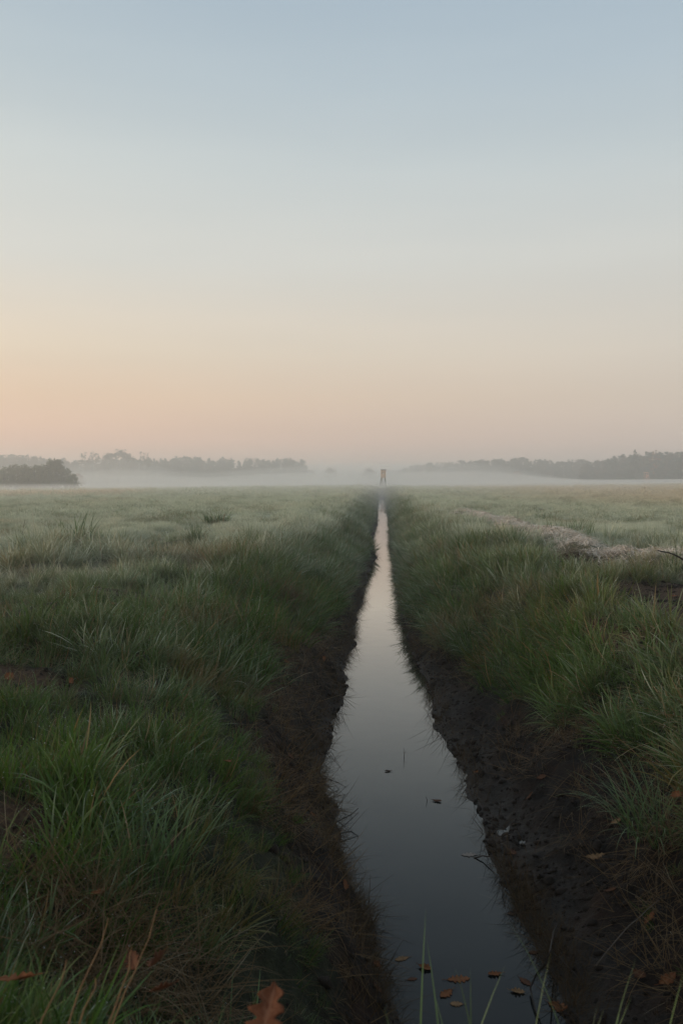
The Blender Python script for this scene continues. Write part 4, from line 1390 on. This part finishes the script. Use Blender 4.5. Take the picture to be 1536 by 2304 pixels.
HAZE_D, MIST_D = .0026, .0075
box_volume('haze', -760, 760, -90, 990, -4.5, 20, volume_mat('haze', HAZE_D, (1, .995, .985, 1)))


def mist(density, high, seed):
    ys = np.concatenate([np.linspace(22, 60, 14), np.linspace(70, 230, 20), np.linspace(238, 420, 24), np.linspace(440, 900, 14)])
    s = np.linspace(-1, 1, 61)
    hw = np.minimum(40 + ys * .75, 500)
    X = s[None, :] * hw[:, None]; Y = np.repeat(ys[:, None], len(s), 1)
    gz = 1.1 + np.clip(X, -120, 150) * .0075
    th = -1.25 * (1 - sstep(22, 60, Y)) + .85 * sstep(20, 55, Y) + .35 * sstep(80, 150, Y) + .25 * fbm(X, Y, 30, seed, 3) * sstep(40, 80, Y)
    rel = X / Y
    bank = np.clip((Y + 12 * fbm(X, Y, 60, seed + 4, 2) - 165) / 255, 0, 1) ** .85 * (1 - sstep(.10, .262, rel))
    dip = 1 - .45 * np.exp(-((rel + .22) / .06) ** 2) + .35 * np.exp(-((rel + .33) / .04) ** 2)
    th = th + bank * high * (7.0 * dip + 4.0 * fbm(X, Y, 30, seed + 6, 4, .6))
    far = sstep(440, 560, Y) * (1 - sstep(.12, .25, rel))
    th = th + far * 2.5; th = np.where(Y > 60, np.maximum(th, .1), th)
    Z = gz + th
    ny, nx = Y.shape
    top = np.stack([X, Y, Z], -1).reshape(-1, 3); bot = top.copy(); bot[:, 2] = -2.5
    V = np.concatenate([top, bot]); n = len(top)
    idx = np.arange(n).reshape(ny, nx)
    F = np.stack([idx[:-1, :-1], idx[:-1, 1:], idx[1:, 1:], idx[1:, :-1]], -1).reshape(-1, 4)
    F2 = F[:, ::-1] + n
    rim = np.concatenate([idx[0, :], idx[1:, -1], idx[-1, -2::-1], idx[-2:0:-1, 0]])
    a, b = rim, np.roll(rim, -1)
    F3 = np.stack([b, a, a + n, b + n], -1)
    o = link('mist', np_mesh('mist', V, [F, F2, F3]), volume_mat('mist', density, (1, .995, .985, 1)))
    tag(o, kind='stuff')


mist(MIST_D * .62, .75, 121)
mist(MIST_D * .34, 1.3, 141)

# ------------------------------------------------------------------ sky, sun
SUN_EL, SUN_AZ = math.radians(5), math.radians(84)     # azimuth measured to the left of the view
w = bpy.data.worlds.new('World'); SC.world = w; w.use_nodes = True
nt = w.node_tree; nt.nodes.clear(); n = N(nt)
wo = n.new('ShaderNodeOutputWorld')
tc = n.new('ShaderNodeTexCoord')
sep = n.new('ShaderNodeSeparateXYZ'); n.l(tc.outputs['Generated'], sep.inputs[0])
el = n.math('ARCSINE', sep.outputs['Z'])
e01 = n.math('DIVIDE', el, math.radians(90), clamp=True)
D = lambda deg: deg / 90
side = n.math('DIVIDE', n.math('ARCTAN2', sep.outputs['X'], sep.outputs['Y']), math.radians(52))      # -1 far left .. 1 far right
SKY_L = [(0, (234, 190, 168)), (2.7, (246, 197, 170)), (5.8, (245, 210, 178)), (9, (241, 222, 197)), (15, (225, 224, 216)), (21, (211, 218, 217)), (26, (194, 207, 213)), (31, (179, 196, 208)), (50, (158, 178, 194)), (90, (138, 158, 178))]
SKY_R = [(0, (214, 194, 184)), (2.7, (219, 200, 188)), (5.8, (223, 208, 192)), (9, (225, 216, 203)), (15, (217, 218, 213)), (21, (202, 212, 215)), (26, (183, 199, 210)), (31, (170, 189, 204)), (50, (146, 167, 187)), (90, (130, 152, 175))]
rl = n.ramp(e01, [(D(a), lin(*c)) for a, c in SKY_L])
rr_ = n.ramp(e01, [(D(a), lin(*c)) for a, c in SKY_R])
mixf = n.math('MULTIPLY_ADD', side, .5, .5, clamp=True)
g = n.mix(n.maprange(mixf, .25, .75), rl, rr_)
sky = n.new('ShaderNodeTexSky'); sky.sky_type = 'NISHITA'; sky.sun_disc = False
sky.sun_elevation = SUN_EL; sky.sun_rotation = -(SUN_AZ - YAW) if False else -SUN_AZ
sky.dust_density = 2.0; sky.air_density = 1.0
nish = n.mix(1.0, sky.outputs[0], (.1, .1, .1, 1), 'MULTIPLY')
c = n.mix(.08, g, nish)
# the dawn glow low over the sunrise, left of the view
da = n.math('DIVIDE', n.math('ADD', n.math('ARCTAN2', sep.outputs['X'], sep.outputs['Y']), SUN_AZ), math.radians(27))
ga = n.math('POWER', 2.718, n.math('MULTIPLY', n.math('MULTIPLY', da, da), -1))
ge = n.math('POWER', 2.718, n.math('MULTIPLY', n.math('ABSOLUTE', el), -1 / math.radians(14)))
c = n.mix(n.math('MULTIPLY', ga, ge), c, (2.6, 1.85, 1.25, 1), 'ADD')
# a trace of thin high streaks
mp = n.new('ShaderNodeMapping'); mp.inputs['Scale'].default_value = (1.2, 1.2, 9.0); mp.inputs['Rotation'].default_value = (0, .12, 0)
n.l(tc.outputs['Generated'], mp.inputs[0])
st = n.noise(1.6, 3, .5, mp.outputs[0])
c = n.mix(1.0, c, n.ramp(st.outputs['Fac'], [(.35, (.975, .98, .985, 1)), (.7, (1.025, 1.02, 1.015, 1))]), 'MULTIPLY')
bg = n.new('ShaderNodeBackground'); n.l(c, bg.inputs['Color']); bg.inputs['Strength'].default_value = 1.0
n.l(bg.outputs[0], wo.inputs['Surface'])

sun = bpy.data.lights.new('sun', 'SUN'); so = bpy.data.objects.new('sun', sun); COL.objects.link(so)
sun.energy = 2.5; sun.angle = math.radians(20); sun.color = (1, .80, .60)
a = PI / 2 + SUN_AZ
sd = Vector((math.cos(a) * math.cos(SUN_EL), math.sin(a) * math.cos(SUN_EL), math.sin(SUN_EL)))
so.rotation_euler = sd.to_track_quat('Z', 'Y').to_euler()
so.location = (-30, 20, 30)

# ------------------------------------------------------------------ render settings
SC.view_settings.view_transform = 'Standard'
SC.view_settings.look = 'None'
SC.view_settings.exposure = 0.0
SC.view_settings.gamma = 1.0
SC.cycles.max_bounces = 14
SC.cycles.diffuse_bounces = 3
SC.cycles.glossy_bounces = 3
SC.cycles.transmission_bounces = 4
SC.cycles.volume_bounces = 10
SC.cycles.transparent_max_bounces = 8
SC.cycles.use_denoising = True
SC.cycles.denoiser = 'OPENIMAGEDENOISE'
SC.cycles.denoising_prefilter = 'ACCURATE'
SC.cycles.denoising_input_passes = 'RGB_ALBEDO_NORMAL'
SC.cycles.sample_clamp_indirect = 4.0
SC.cycles.use_adaptive_sampling = True
SC.cycles.adaptive_threshold = 0.006
